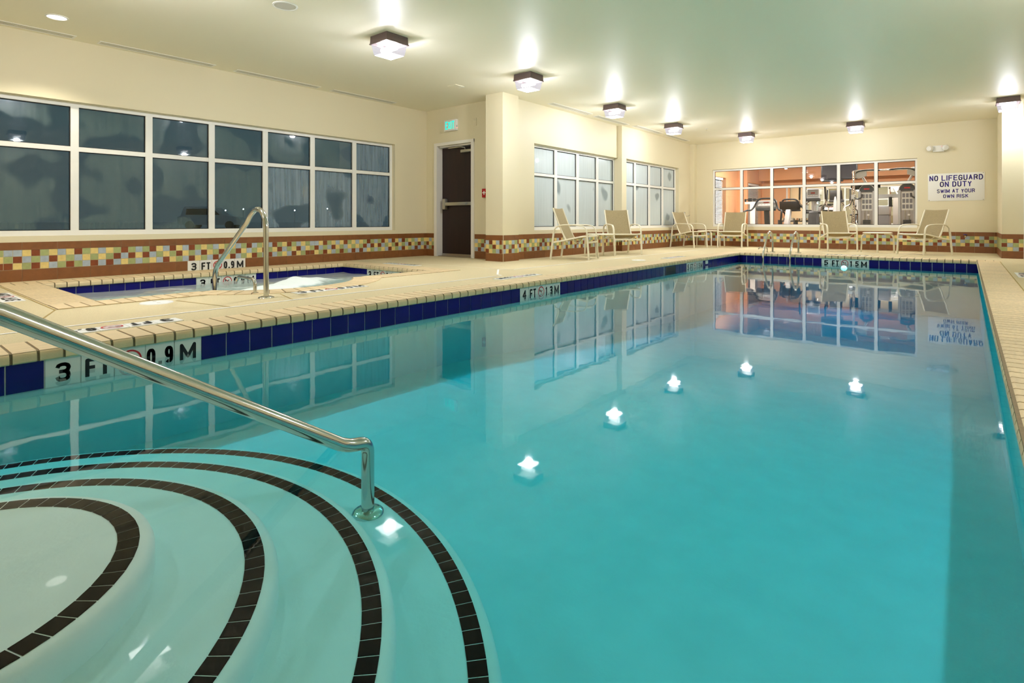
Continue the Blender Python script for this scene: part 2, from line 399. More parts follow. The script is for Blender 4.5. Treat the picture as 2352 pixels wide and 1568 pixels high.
wall_near = struct('wall_near', [(XL-.2, 2.7, -3.0, -2.8, B, H)], 'paint', 'cream wall behind the near end of the pool')
trim_1 = struct('trim_1', [(.775, .86, 13.18, 13.3, 0, 2.2)], 'white_frame', 'white casing at the edge of the right pier', 'trim')
ceiling = struct('ceiling', [(XL-.2, 2.7, -3.0, YF+.2, H, H+.12)], 'ceiling_paint', 'smooth pale ceiling over the pool hall', 'ceiling')

# ------------------------------------------------------------------ deck with openings for pool and hot tub
PX0, PX1, PY0, PY1 = -3.715, .157, -.1, 12.056
def spa_outline(off=0.0):
    """hot tub inner outline (x, y), counter-clockwise, widened by off"""
    x0, x1, y0, y1 = -7.6-off, -5.6+off, 1.33-off, 5.03+off
    R = .907+off; cx, cy = -6.027, 3.05
    a = math.acos(max(-1, min(1, (x1-cx)/R)))
    pts = [(x0, y0), (x1, y0)]
    for i in range(25):
        t = -a+2*a*i/24; pts.append((cx+R*math.cos(t), cy+R*math.sin(t)))
    pts += [(x1, y1), (x0, y1)]
    return pts
def poly_fill(bm, outer, holes, z):
    loops = [[Vector((x, y, z)) for x, y in outer]]+[[Vector((x, y, z)) for x, y in h] for h in holes]
    tris = tessellate_polygon(loops); flat = [v for l in loops for v in l]
    vs = [bm.verts.new(v) for v in flat]
    for t in tris:
        try: bm.faces.new([vs[i] for i in t])
        except ValueError: pass
e = .06
bm = bmesh.new()
poly_fill(bm, [(XL-.05, -2.8), (2.55, -2.8), (2.55, YF+.05), (XL-.05, YF+.05)],
          [[(PX0-e, PY0-e), (PX1+e, PY0-e), (PX1+e, PY1+e), (PX0-e, PY1+e)], spa_outline(e)], 0.0)
floor = tag(obj('floor', bm, 'deck'), 'sand coloured textured concrete deck around the pool', 'floor', kind='structure')
def strip(name, m, pts, w, z=.0022):
    bm = bmesh.new(); P = [Vector((x, y, z)) for x, y in pts]; V = []
    for i, p in enumerate(P):
        d = (P[min(i+1, len(P)-1)]-P[max(i-1, 0)]).normalized(); n = Vector((-d.y, d.x, 0))*w/2
        V.append((bm.verts.new(p+n), bm.verts.new(p-n)))
    for i in range(len(V)-1): bm.faces.new([V[i][0], V[i][1], V[i+1][1], V[i+1][0]])
    return obj(name, bm, m, floor)
strip('deck_joint', 'deck_joint', [(-4.40, -2.7), (-4.40, 5.14), (-4.52, 5.20), (-4.96, 5.72), (-4.95, 5.80), (-4.80, 5.86), (-4.80, 13.3), (-4.5, 13.55), (.3, 13.55)], .026)
strip('deck_joint', 'deck_joint', [(-4.95, 5.78), (-6.3, 5.78), (-8.05, 5.6)], .010)
for pts in (((-5.12, 1.78), (-4.41, 1.92)), ((-4.86, 2.55), (-4.41, 2.43)), ((-5.3, 1.02), (-4.41, .7)), ((-.95, 12.36), (-.78, 15.0)), ((.45, 9.9), (2.4, 9.9)),
            ((-7.92, 1.01), (-7.92, 5.35)), ((-7.92, 1.012), (-5.28, 1.012)), ((-5.285, 1.0), (-5.285, 2.1)), ((.425, -.1), (.425, 12.36))):
    strip('saw_cut', 'saw_cut', pts, .010, .0018)

# ------------------------------------------------------------------ wall tiling
PAT = 'BGr BrY YBG rGr GBY YrB BYG YGr rBG GYB YGr BYB YGr GrB rBY GrG BYB GrG rBY YGB BYr rGY YrG BYB rGr GBY YrG GYB BGr YrB GBY YGr BrB GYG rBY BGr GYG YrB BGr rYB GrG YBY rGB GYr BrY YBG GYr'.split()
TM = {}
for k, mn in dict(B='tile_blue', G='tile_green', Y='tile_yellow', r='tile_rust').items():
    for ax in 'xy':
        bm = bmesh.new(); w, h, d = .0745/2, .0705/2, .006
        if ax == 'y': box(bm, -.002, d, -w, w, -h, h)      # on a wall facing +x
        else: box(bm, -w, w, -d, .002, -h, h)              # on a wall facing -y
        for v in bm.verts:
            if (ax == 'y' and v.co.x > 0): v.co.y *= .965; v.co.z *= .965
            if (ax == 'x' and v.co.y < 0): v.co.x *= .965; v.co.z *= .965
        TM[k+ax] = to_mesh('mosaic_tile', bm, mn)
ZR = [.131+.0727*2.5, .131+.0727*1.5, .131+.0727*.5]
def mosaic(parent, ax, plane, a0, a1, start=None, shift=0, stuff=False):
    """three rows of small square tiles between a course of brown tiles below and above"""
    # backing (grout)
    dims = (plane-.01, plane+.0035, a0, a1, -.03, .434) if ax == 'y' else (a0, a1, plane-.0035, plane+.01, -.03, .434)
    bpart('tile_grout', 'tile_green' if False else 'grout_tan', parent, dims)
    s0 = a0 if start is None else start
    i0 = int(math.floor((a0-s0)/.0771)); i1 = int(math.ceil((a1-s0)/.0771))
    bm = bmesh.new() if stuff else None; mi = {}
    for i in range(i0, i1):
        lo = max(s0+i*.0771, a0); hi = min(s0+(i+1)*.0771, a1)
        if hi-lo < .012: continue
        c = (lo+hi)/2; sc = (hi-lo)/.0771
        cols = PAT[(i+shift) % len(PAT)]
        for r in range(3):
            if stuff:
                w, h = (hi-lo)/2-.0013, .0352; f0 = len(bm.faces)
                if ax == 'y': box(bm, plane, plane+.006, c-w, c+w, ZR[r]-h, ZR[r]+h)
                else: box(bm, c-w, c+w, plane-.006, plane, ZR[r]-h, ZR[r]+h)
                bm.faces.ensure_lookup_table()
                for f in bm.faces[f0:]: f.material_index = 'BGYr'.index(cols[r])
            else:
                loc = (plane, c, ZR[r]) if ax == 'y' else (c, plane, ZR[r])
                o = link('mosaic_tile', TM[cols[r]+ax], parent, loc)
                if sc < .99: o.scale = (1, sc, 1) if ax == 'y' else (sc, 1, 1)
    if stuff:
        o = obj('mosaic_tiles', bm, ['tile_blue', 'tile_green', 'tile_yellow', 'tile_rust'], parent); tag(o, kind='stuff')
    j0 = int(math.floor((a0-s0)/.3084)); j1 = int(math.ceil((a1-s0)/.3084))
    for (zb, zt) in ((-.03, .1305), (.3495, .434)):
        for j in range(j0, j1):
            lo = max(s0+j*.3084, a0)+.0013; hi = min(s0+(j+1)*.3084, a1)-.0013
            if hi-lo < .02: continue
            if ax == 'y': bpart('brown_tile', 'brown_tile', parent, (plane-.004, plane+.0075, lo, hi, zb, zt-.0015))
            else: bpart('brown_tile', 'brown_tile', parent, (lo, hi, plane-.0075, plane+.004, zb, zt-.0015))
mat('grout_tan', (196, 184, 150), .9)
mosaic(wall_left, 'y', XL, -.9+.0027, YD, start=1.107-.0771*26, shift=21)
mosaic(wall_left, 'y', XL, -2.8, -.9, start=-2.8, stuff=True)
mosaic(wall_door, 'x', YD, XL, -7.85, shift=5)
mosaic(wall_door, 'x', YD, -6.79, -6.24, shift=11)
mosaic(wall_pier, 'x', 6.875, -6.24, -5.857, shift=20)
mosaic(wall_pier, 'y', -5.865, 6.868, 7.29, shift=29)
mosaic(wall_lounge, 'y', X2, 7.29, 10.99, start=7.29, shift=3)
mosaic(wall_lounge, 'x', 10.99, X2-.05, X3+.006, shift=30, stuff=True)
mosaic(wall_lounge, 'y', X3, 10.984, 14.9, start=10.984, shift=14, stuff=True)
mosaic(wall_lounge, 'x', 14.9, X3, -5.774, shift=2, stuff=True)
mosaic(wall_lounge, 'y', -5.78, 14.894, YF, shift=2, stuff=True)
mosaic(wall_far, 'x', YF, -5.78, .489, start=-5.78+.05, shift=8)
mosaic(wall_far, 'x', 13.22, .482, .775, shift=40)
bpart('corner_tile', 'brown_tile', wall_far, (.481, .489, 13.22, YF, -.03, .131)); bpart('corner_tile', 'brown_tile', wall_far, (.481, .489, 13.22, YF, .35, .434))
bpart('corner_tile', 'tile_green', wall_far, (.482, .489, 13.22, YF, .133, .348))

# ------------------------------------------------------------------ windows
def window(name, ax, plane, dirn, bounds, z0, zt0, zt1, z1, gm, label, fw=.05, mw=.078, depth=.055, rec=.085, frost=None):
    """plane = wall face; the frame stands back by rec on the side given by dirn (-1: towards -axis)"""
    w = thing(name, label, 'window', kind='structure')
    p0 = plane+dirn*rec; p1 = p0+dirn*depth; lo, hi = min(p0, p1), max(p0, p1)
    def D(a0, a1, b0, b1, l=lo, h=hi): return (l, h, a0, a1, b0, b1) if ax == 'y' else (a0, a1, l, h, b0, b1)
    A0, A1 = bounds[0], bounds[-1]
    bpart('sill_rail', 'white_frame', w, D(A0, A1, z0, z0+.06)); bpart('head_rail', 'white_frame', w, D(A0, A1, z1-.05, z1))
    for i, b in enumerate(bounds):
        a0, a1 = (b, b+fw) if i == 0 else ((b-fw, b) if i == len(bounds)-1 else (b-mw/2, b+mw/2))
        bpart('jamb' if i in (0, len(bounds)-1) else 'mullion', 'white_frame', w, D(a0, a1, z0+.06, z1-.05))
    l2, h2 = lo+.004, hi-.004
    for i in range(len(bounds)-1):
        a0 = bounds[i]+(fw if i == 0 else mw/2); a1 = bounds[i+1]-(fw if i == len(bounds)-2 else mw/2)
        bpart('transom', 'white_frame', w, D(a0, a1, zt0, zt1, l2, h2))
        for q0, q1 in ((z0+.06, zt0), (zt1, z1-.05)):
            g = p0+dirn*depth*.62; th = .006; g0, g1 = min(g, g+dirn*th), max(g, g+dirn*th)
            pn = bpart('pane', frost if frost and i >= len(bounds)-4 and (q0 < 1 or i == len(bounds)-2) else gm, w, D(a0-.004, a1+.004, q0-.004, q1+.004, g0, g1))
            bm = bmesh.new(); k = .009; s0, s1 = min(g, g-dirn*.012), max(g, g-dirn*.012)
            box(bm, *D(a0, a1, q0, q0+k, s0, s1)); box(bm, *D(a0, a1, q1-k, q1, s0, s1)); box(bm, *D(a0, a0+k, q0, q1, s0, s1)); box(bm, *D(a1-k, a1, q0, q1, s0, s1))
            obj('gasket', bm, 'gasket', pn)
    return w
window('window_1', 'y', XL, -1, [.15, .97, 1.748, 2.519, 3.288, 4.053, 4.832, 5.622, 6.43], Z0, 1.495, 1.55, Z1, 'fog_dark', 'long white framed night window above the hot tub', frost='fog_frost')
window('window_2', 'y', X2, -1, [7.91, 8.71, 9.48, 10.255, 11.0], Z0, 1.50, 1.55, Z1, 'fog_pale', 'fogged white framed window next to the square pier')
window('window_3', 'y', X3, -1, [11.2, 11.79, 12.545, 13.305, 14.12], Z0, 1.49, 1.545, Z1, 'fog_pale', 'fogged white framed window nearest the far corner')
window('window_4', 'x', YF, 1, [FX0, -4.60, -3.853, -3.105, -2.362, -1.611, FX1], .52, 1.507, 1.56, 2.06, 'clear_glass', 'clear white framed window looking into the fitness room', rec=.05, depth=.07, fw=.04, mw=.066)

# ------------------------------------------------------------------ exit door
dr = thing('door_1', 'dark brown exit door with panic bar in white casing', 'door', kind='structure')
def fr(bm):
    for b in ((-7.843, DX0+.02, YD-.02, YD+.06, 0, 2.14), (DX1-.02, -6.80, YD-.02, YD+.06, 0, 2.14), (-7.843, -6.80, YD-.021, YD+.06, 2.085, 2.141)): box(bm, *b)
part('casing', 'door_casing', dr, fr)
def jb(bm):
    for b in ((DX0, DX0+.02, YD+.06, YD+.2, 0, DZ), (DX1-.02, DX1, YD+.06, YD+.2, 0, DZ), (DX0+.02, DX1-.02, YD+.06, YD+.2, DZ-.03, DZ)): box(bm, *b)
part('jamb', 'door_casing', dr, jb)
dl = bpart('door_leaf', 'door_brown', dr, (DX0+.022, DX1-.022, YD+.13, YD+.175, .04, DZ-.04))
bpart('kick_strip', 'satin_metal', dl, (DX0+.022, DX1-.022, YD+.118, YD+.13, .012, .05))
bpart('threshold', 'satin_metal', dr, (DX0, DX1, YD+.02, YD+.2, 0, .012))
bpart('push_bar', 'satin_metal', dl, (-7.63, DX1-.03, YD+.055, YD+.085, .957, 1.018), .006)
bpart('bar_cap', 'grey_plastic', dl, (-7.075, -7.03, YD+.05, YD+.06, .967, 1.008), .003)
bpart('latch_case', 'satin_metal', dl, (-7.70, -7.61, YD+.045, YD+.13, .885, 1.09), .02)
bpart('closer_body', 'satin_metal', dl, (-7.22, -6.93, YD+.06, YD+.13, 1.93, 1.985), .012)
part('closer_arm', 'satin_metal', dl, lambda bm: (tube(bm, [(-7.13, YD+.095, 1.985), (-7.13, YD+.095, 2.02), (-7.2, YD+.05, 2.035), (-7.5, YD+.03, 2.03)], .009, 6), tube(bm, [(-7.5, YD+.03, 2.03), (-7.3, YD+.1, 2.055)], .008, 6)))

# ------------------------------------------------------------------ swimming pool
pool = thing('swimming_pool', 'long rectangular swimming pool with navy waterline tiles', 'pool', (-1.78, 6, -1.0))
def shell(bm):
    zf0, zf1 = -.62, -.98; t = .012
    x0, x1, y0, y1 = PX0-t, PX1+t, PY0-t, PY1+t; zt = -.05
    def q(*p): bm.faces.new([bm.verts.new(v) for v in p])
    ys = [y0, 3.6, 8.5, y1]; zs = [zf0, zf0-.04, zf1, zf1]
    for i in range(3): q((x0, ys[i], zs[i]), (x1, ys[i], zs[i]), (x1, ys[i+1], zs[i+1]), (x0, ys[i+1], zs[i+1]))
    for x in (x0, x1): q((x, y0, -1.1), (x, y1, -1.1), (x, y1, zt), (x, y0, zt))
    for y in (y0, y1): q((x0, y, -1.1), (x1, y, -1.1), (x1, y, zt), (x0, y, zt))
part('basin', 'plaster', pool, shell, world=True)
def mring(bm, x0, x1, y0, y1, w, nose):
    a = nose-.012
    for b in ((x0-w, x0+a, y0-w, y1+w), (x1-nose+.004, x1+.263, y0-w, y1+w), (x0+a, x1-a, y0-w, y0+a), (x0+a, x1-a, y1-a, y1+w)):
        box(bm, *b, -.053, .0012)
part('mortar_bed', 'mortar', pool, lambda bm: mring(bm, PX0, PX1, PY0, PY1, .305, .03), world=True)
def grout_band(bm):
    for b in ((PX0-.011, PX0-.004, PY0, PY1), (PX1+.004, PX1+.011, PY0, PY1), (PX0, PX1, PY1+.004, PY1+.011), (PX0, PX1, PY0-.011, PY0-.004)): box(bm, *b, -.21, -.05)
part('tile_grout', 'grout', pool, grout_band, world=True)
def brick_mesh(L, w, name='coping_brick'):
    prof = [(.008, -.054), (.001, -.047), (0, -.025), (.003, -.011), (.011, -.001), (.024, .0045), (L, .005), (L, -.05)]
    bm = bmesh.new(); prism(bm, prof, 'x', -w/2, w/2)       # nose at y = 0, body towards +y, width along x
    return to_mesh(name, bm, 'brick', True)
BP = .1053
BK = brick_mesh(.315, BP-.012); BKR = brick_mesh(.29, BP-.010)
def put(mesh, name, parent, x, y, rot, z=0.0, sx=1.0):
    o = link(name, mesh, parent, (x, y, z), rot, world=True)
    if sx != 1.0: o.scale = (sx, 1, 1)
    return o
n = int((PY1-PY0)/BP)
for i in range(n):
    y = PY0+(i+.5)*(PY1-PY0)/n
    put(BK, 'coping_brick', pool, PX0+.03, y, PI/2); put(BKR, 'coping_brick', pool, PX1-.03, y, -PI/2)
n = int((PX1-PX0+.6)/BP)
for i in range(n):
    x = PX0-.3+(i+.5)*(PX1-PX0+.6)/n
    if PX0 < x+.05 and x-.05 < PX1: put(BK, 'coping_brick', pool, x, PY1-.03, 0)
    else: put(BKR, 'coping_brick', pool, x, PY1+.01, 0)
bm = bmesh.new()
for i in range(n):
    x = PX0-.3+(i+.5)*(PX1-PX0+.6)/n; box(bm, x-.047, x+.047, PY0-.3, PY0+.03, -.054, .005)
tag(obj('coping_row', bm, 'brick', pool, world=True), kind='stuff')
TP = .1528
def tile_mesh(w, h, m, name, d=.006):
    bm = bmesh.new(); box(bm, -w/2, w/2, -h/2, h/2, -.004, d)
    for v in bm.verts:
        if v.co.z > 0: v.co.x *= .985; v.co.y *= .985
    return to_mesh(name, bm, m)
NT = tile_mesh(TP-.004, .15, 'navy_tile', 'waterline_tile'); NT2 = tile_mesh(TP-.004, .15, 'white_tile', 'marker_tile')
def nodive(parent, tw, th, s=1.0):
    bm = bmesh.new(); R = .5*.78*min(tw, th); nn = 28
    for k in range(nn):
        a, b = 2*PI*k/nn, 2*PI*(k+1)/nn
        bm.faces.new([bm.verts.new((r*math.cos(t), r*math.sin(t), .0012)) for r, t in ((R, a), (R, b), (R*.83, b), (R*.83, a))])
    u = Vector((.7071, -.7071, 0)); v = Vector((.7071, .7071, 0))
    bm.faces.new([bm.verts.new(u*p*R*.86+v*q*R*.055+Vector((0, 0, .0014))) for p, q in ((-1, -1), (1, -1), (1, 1), (-1, 1))])
    o = obj('no_diving_ring', bm, 'red_print', parent, (0, 0, .006))
    bm = bmesh.new()   # small diver figure
    def seg(p, q, w):
        p = Vector((*p, 0)); q = Vector((*q, 0)); d = (q-p).normalized(); nrm = Vector((-d.y, d.x, 0))*w
        bm.faces.new([bm.verts.new(c+Vector((0, 0, .0010))) for c in (p+nrm, p-nrm, q-nrm, q+nrm)])
    for p, q, w in (((-.5, .3), (.0, .05), .07), ((0, .05), (.42, .30), .05), ((0, .05), (.45, .12), .05), ((-.5, .3), (-.62, -.05), .04), ((-.45, .2), (-.35, -.2), .04), ((-.7, .38), (-.56, .32), .08)):
        seg((p[0]*R*.9, p[1]*R*.9), (q[0]*R*.9, q[1]*R*.9), w*R)
    obj('diver_figure', bm, 'black_print', parent, (0, 0, .006))
def marker(parent, M, words, mesh, tp, th=.15, label=None):
    """row of white tiles with numerals; M = frame at the centre of the first tile"""
    for i, wd_ in enumerate(words):
        o = link('marker_tile', mesh, parent, M=M @ Matrix.Translation((i*tp, 0, 0)), world=True)
        if wd_ == '#': nodive(o, tp, th); continue
        w = {1: .066, 2: .112, 3: .138}[len(wd_)]
        if wd_ == 'M': w = .09
        tmx = text_mesh(wd_, w*tp/.15, .1*th/.15, 'black_print', .19)
        link('numerals', tmx, o, (0, -.004 if th > .1 else 0, .006))
ZT = -.13
def band(ax, plane, a0, a1, M_of, marks, skip=()):
    i = 0; nn = int(round((a1-a0)/TP)); tp = (a1-a0)/nn
    busy = []
    for s, words in marks:
        k0 = int(round((s-a0)/tp)); busy += list(range(k0, k0+len(words)))
        marker(pool, M_of(a0+(k0+.5)*tp), words, NT2, tp)
    for k in range(nn):
        c = a0+(k+.5)*tp
        if k in busy or any(p <= c <= q for p, q in skip): continue
        link('waterline_tile', NT, pool, M=M_of(c), world=True)
T0 = .669-5*.1528
band('y', PX0, T0, T0+.1528*80, lambda c: frame((PX0-.006, c, ZT), (0, 1, 0), (0, 0, 1)),
     [(.669, ['3', 'FT', '#', '0.9', 'M']), (4.666, ['4', 'FT', '#', '1.3', 'M']), (9.227, ['5', 'FT', '#', '1.5', 'M'])], skip=((8.33, 8.84),))
band('x', PY1, PX0, PX1, lambda c: frame((c, PY1+.006, ZT), (1, 0, 0), (0, 0, 1)), [(-2.16, ['5', 'FT', '#', '1.5', 'M'])])
band('y2', PX1, PY0, PY1, lambda c: frame((PX1+.006, c, ZT), (0, -1, 0), (0, 0, 1)), [])
# skimmer mouth in the long side, shade of its recess painted as a black sheet
def skm(bm): box(bm, PX0-.25, PX0-.012, 8.36, 8.82, -.2, -.06)
part('skimmer_mouth', 'gasket', pool, lambda bm: box(bm, PX0-.004, PX0-.002, 8.34, 8.84, -.205, -.055), world=True)
part('skimmer_rim', 'navy_tile', pool, lambda bm: [box(bm, *b) for b in ((PX0-.011, PX0, 8.335, 8.362, -.205, -.055), (PX0-.011, PX0, 8.818, 8.84, -.205, -.055), (PX0-.011, PX0, 8.36, 8.82, -.07, -.055))], world=True)
part('wall_inlet', 'white_plastic', pool, lambda bm: (box(bm, PX0-.006, PX0+.005, 10.11, 10.24, -.125, -.062), bev(bm, .01)), world=True, smooth=True)
pl_ = part('pool_light', 'chrome', pool, lambda bm: (tube(bm, [(-1.79, PY1+.01, -.222), (-1.79, PY1-.025, -.222)], .06, 28, cap=False), tube(bm, [(-1.79, PY1+.01, -.222), (-1.79, PY1-.022, -.222)], .048, 28, cap=False)), True, world=True)
part('light_lens', 'pool_glow', pl_, lambda bm: tube(bm, [(-1.79, PY1+.01, -.222), (-1.79, PY1-.018, -.222)], .048, 28), world=True)
_l = bpy.data.lights.new('pool_beam', 'AREA'); _l.shape = 'DISK'; _l.size = .1; _l.energy = 10; _l.color = (.95, 1, 1)
_o = bpy.data.objects.new('pool_beam', _l); COL.objects.link(_o); _o.location = (-1.79, PY1-.03, -.222); _o.rotation_euler = (-PI/2, 0, 0)
_o.parent = pl_; _o.matrix_parent_inverse = WM(pl_).inverted()
# semicircular entry steps
STEPS = [(-1.96, -.13, 1.551, -.445), (-1.87, -.08, 1.195, -.345), (-1.87, -.01, .839, -.275), (-1.885, .075, .463, -.195)]
for (cx, cy, r, z) in STEPS:
    bm = bmesh.new(); R = r+.035; a0 = -math.asin(min(1, (cy-PY0)/R))-.02 if cy > PY0 else math.asin((PY0-cy)/R)
    prof = [(0, 0), (r, 0), (R-.018, -.002), (R-.006, -.009), (R, -.024), (R+.004, -.3), (R+.05, -.6)]
    lathe(bm, prof, 72, (cx, cy, z), a0, PI-a0)
    st = obj('step', bm, 'plaster', pool, smooth=True, world=True)
    nn = int((PI-2*a0)*r/.0535); da = (PI-2*a0)/nn; hw = .5*da*(1-.085); w = .05
    bm = bmesh.new()
    for zz, sgn in ((.0018, 1), (-.004, -1)):
        vs = [bm.verts.new((rr*math.cos(t), rr*math.sin(t), zz)) for rr, t in ((r-w, -hw), (r, -hw), (r, hw), (r-w, hw))]
        bm.faces.new(vs if sgn > 0 else vs[::-1])
    bm.verts.ensure_lookup_table()
    for k in range(4): bm.faces.new([bm.verts[k], bm.verts[4+k], bm.verts[4+(k+1) % 4], bm.verts[(k+1) % 4]])
    me = to_mesh('nosing_tile', bm, 'black_tile')
    for k in range(nn): link('nosing_tile', me, st, (cx, cy, z), a0+(k+.5)*da, world=True)
bm = bmesh.new(); box(bm, PX0-.04, PX1+.04, PY0-.04, PY1+.04, -1.3, ZW)
tag(obj('pool_water', bm, 'pool_water'), 'still teal water filling the long swimming pool', 'water', kind='stuff')

# ------------------------------------------------------------------ hot tub
spa = thing('hot_tub', 'bubbling hot tub with tan brick edge below the long window', 'hot tub', (-6.6, 3.2, -.8))
inn = spa_outline(.012)
def sshell(bm):
    a = [bm.verts.new((x, y, -.05)) for x, y in inn]; b = [bm.verts.new((x, y, -.75)) for x, y in inn]
    for i in range(len(inn)): bm.faces.new([a[i], a[(i+1) % len(inn)], b[(i+1) % len(inn)], b[i]])
    bm.faces.new(b)
part('basin', 'plaster', spa, sshell, world=True)
part('bench', 'plaster', spa, lambda bm: (box(bm, -7.6, -7.15, 1.33, 5.03, -.75, -.42), box(bm, -7.15, -5.6, 4.6, 5.03, -.75, -.42)), world=True)
def ringm(bm, o0, o1, z0, z1):
    A = spa_outline(o0); Bq = spa_outline(o1); nn = len(A)
    L = [[bm.verts.new((x, y, z)) for x, y in P] for P, z in ((A, z1), (Bq, z1), (Bq, z0), (A, z0))]
    for i in range(nn):
        j = (i+1) % nn
        for k in range(4): bm.faces.new([L[k][i], L[k][j], L[(k+1) % 4][j], L[(k+1) % 4][i]])
part('mortar_bed', 'mortar', spa, lambda bm: ringm(bm, -.018, .30, -.053, .0012), world=True)
part('tile_grout', 'grout', spa, lambda bm: ringm(bm, .004, .012, -.215, -.05), world=True)
SB = brick_mesh(.33, BP-.011)
def row(p, q, nrm):
    p, q = Vector(p), Vector(q); L = (q-p).length; nn = max(1, round(L/BP)); d = (q-p)/nn
    rot = math.atan2(nrm[1], nrm[0])-PI/2
    for i in range(nn):
        c = p+d*(i+.5)-Vector(nrm)*.03; put(SB, 'coping_brick', spa, c.x, c.y, rot, sx=(L/nn-.011)/(BP-.011))
row((-7.6, 1.03), (-7.6, 5.33), (-1, 0)); row((-7.6, 1.33), (-5.6, 1.33), (0, -1)); row((-7.6, 5.03), (-5.6, 5.03), (0, 1))
row((-5.6, 1.03), (-5.6, 2.15), (1, 0)); row((-5.6, 3.95), (-5.6, 5.33), (1, 0))
cx, cy, R = -6.027, 3.05, .907; a = math.acos((-5.6-cx)/R)
bm = bmesh.new(); prof = [(.008, -.054), (.001, -.047), (0, -.025), (.003, -.011), (.011, -.001), (.024, .0045), (.33, .005), (.33, -.05)]
for s in (-1, 1):
    pass
nn = int(2*a*R/BP); wi = (R-.03)*2*a/nn-.011; wo = (R+.30)*2*a/nn-.014
A = [bm.verts.new((-(wi/2+(wo-wi)/2*u/.33), u, z)) for u, z in prof]; Bv = [bm.verts.new(((wi/2+(wo-wi)/2*u/.33), u, z)) for u, z in prof]
bm.faces.new(A[::-1]); bm.faces.new(Bv)
for i in range(8): bm.faces.new([A[i], A[(i+1) % 8], Bv[(i+1) % 8], Bv[i]])
WB = to_mesh('coping_brick', bm, 'brick', True)
for i in range(nn):
    t = -a+2*a*(i+.5)/nn; put(WB, 'coping_brick', spa, cx+(R-.03)*math.cos(t), cy+(R-.03)*math.sin(t), t-PI/2)
def sband(p, q, nrm, mark=None):
    p, q = Vector((*p, 0)), Vector((*q, 0)); d = (q-p).normalized(); L = (q-p).length; nn = max(1, int(round(L/TP))); tp = L/nn
    busy = range(0)
    if mark:
        k0 = int(round(mark[0]/tp)); busy = range(k0, k0+len(mark[1])); c = p+d*(k0+.5)*tp
        marker(spa, frame((c.x+nrm[0]*-.002, c.y+nrm[1]*-.002, ZT), d, (0, 0, 1)), mark[1], NT2, tp)
    for k in range(nn):
        if k in busy: continue
        c = p+d*(k+.5)*tp; link('waterline_tile', NT, spa, M=frame((c.x, c.y, ZT), d, (0, 0, 1)), world=True)
sband((-7.602, 1.33), (-7.602, 5.03), (1, 0), (1.56, ['3', 'FT', '#', '0.9', 'M']))
sband((-7.6, 5.032), (-5.6, 5.032), (0, -1), (.67, ['3', 'FT', '#', '0.9', 'M']))
sband((-5.598, 5.03), (-5.598, 3.85), (-1, 0)); sband((-5.598, 2.25), (-5.598, 1.33), (-1, 0)); sband((-5.6, 1.328), (-7.6, 1.328), (0, 1))
nn = int(2*a*R/TP)
for i in range(nn):
    t = -a+2*a*(i+.5)/nn; link('waterline_tile', NT, spa, M=frame((cx+R*math.cos(t), cy+R*math.sin(t), ZT), (math.sin(t), -math.cos(t), 0), (0, 0, 1)), world=True)
# churning water
bm = bmesh.new(); ow = spa_outline(.03); gx, gy = 60, 96; x0, x1, y0, y1 = -7.63, -5.09, 1.30, 5.06
def wz(x, y):
    z = ZW+.004
    for (mx, my, s, h) in ((-6.45, 3.62, .17, .10), (-6.25, 3.2, .22, .05), (-6.8, 3.95, .20, .055), (-6.9, 2.5, .3, .02), (-6.2, 2.2, .35, .018), (-6.5, 4.5, .25, .015), (-6.05, 3.0, .22, .03)):
        z += h*math.exp(-((x-mx)**2+(y-my)**2)/(2*s*s))
    k = max(0, z-ZW)
    return z+.004*math.sin(9*x+4*y)+.004*math.sin(7*y-11*x+1)+k*(.09*math.sin(23*x+9*y)+.08*math.sin(31*y-17*x))
fl = bm.verts.layers.float.new('foam'); V = {}
for i in range(gx+1):
    for j in range(gy+1):
        x = x0+(x1-x0)*i/gx; y = y0+(y1-y0)*j/gy
        if x > -5.585 and (x+6.027)**2+(y-3.05)**2 > .93**2: continue
        v = bm.verts.new((x, y, wz(x, y))); v[fl] = min(1, (wz(x, y)-ZW)/.05); V[i, j] = v
for i in range(gx):
    for j in range(gy):
        q = [V.get(k) for k in ((i, j), (i+1, j), (i+1, j+1), (i, j+1))]
        if all(q): bm.faces.new(q)
eb = [e_ for e_ in bm.edges if e_.is_boundary]
ret = bmesh.ops.extrude_edge_only(bm, edges=eb)
low = [v for v in ret['geom'] if isinstance(v, bmesh.types.BMVert)]
for v in low: v.co.z = -.8; v[fl] = 0
bmesh.ops.contextual_create(bm, geom=[e_ for e_ in bm.edges if e_.is_boundary])
tag(obj('hot_tub_water', bm, 'spa_water', smooth=True), 'foaming white water churning in the hot tub', 'water', kind='stuff')

# ------------------------------------------------------------------ depth markers laid in the deck and on the wall
DM = tile_mesh(.152, .15, 'matt_white_tile', 'marker_tile', .003)
def deck_marker(x, y, right, up, words):
    M = frame((x, y, .0015), (*right, 0), (*up, 0)); marker(floor, M, words, DM, .154)
deck_marker(-4.13, 1.38, (0, -1), (1, 0), ['3', 'FT', '#', '0.9', 'M'])
deck_marker(-4.78, 2.72, (0, 1), (-1, 0), ['3', 'FT', '#', '0.9', 'M'])
deck_marker(-6.16, .90, (-1, 0), (0, -1), ['3', 'FT', '#', '0.9', 'M'])
deck_marker(-7.02, 5.47, (1, 0), (0, 1), ['3', 'FT', '#', '0.9', 'M'])
deck_marker(-4.14, 5.45, (0, -1), (1, 0), ['4', 'FT', '#', '1.3', 'M'])
deck_marker(-4.14, 9.98, (0, -1), (1, 0), ['5', 'FT', '#', '1.5', 'M'])
deck_marker(-1.48, 12.47, (-1, 0), (0, -1), ['5', 'FT', '#', '1.5', 'M'])
deck_marker(.55, 8.92, (0, 1), (-1, 0), ['5', 'FT', '#', '1.5', 'M'])
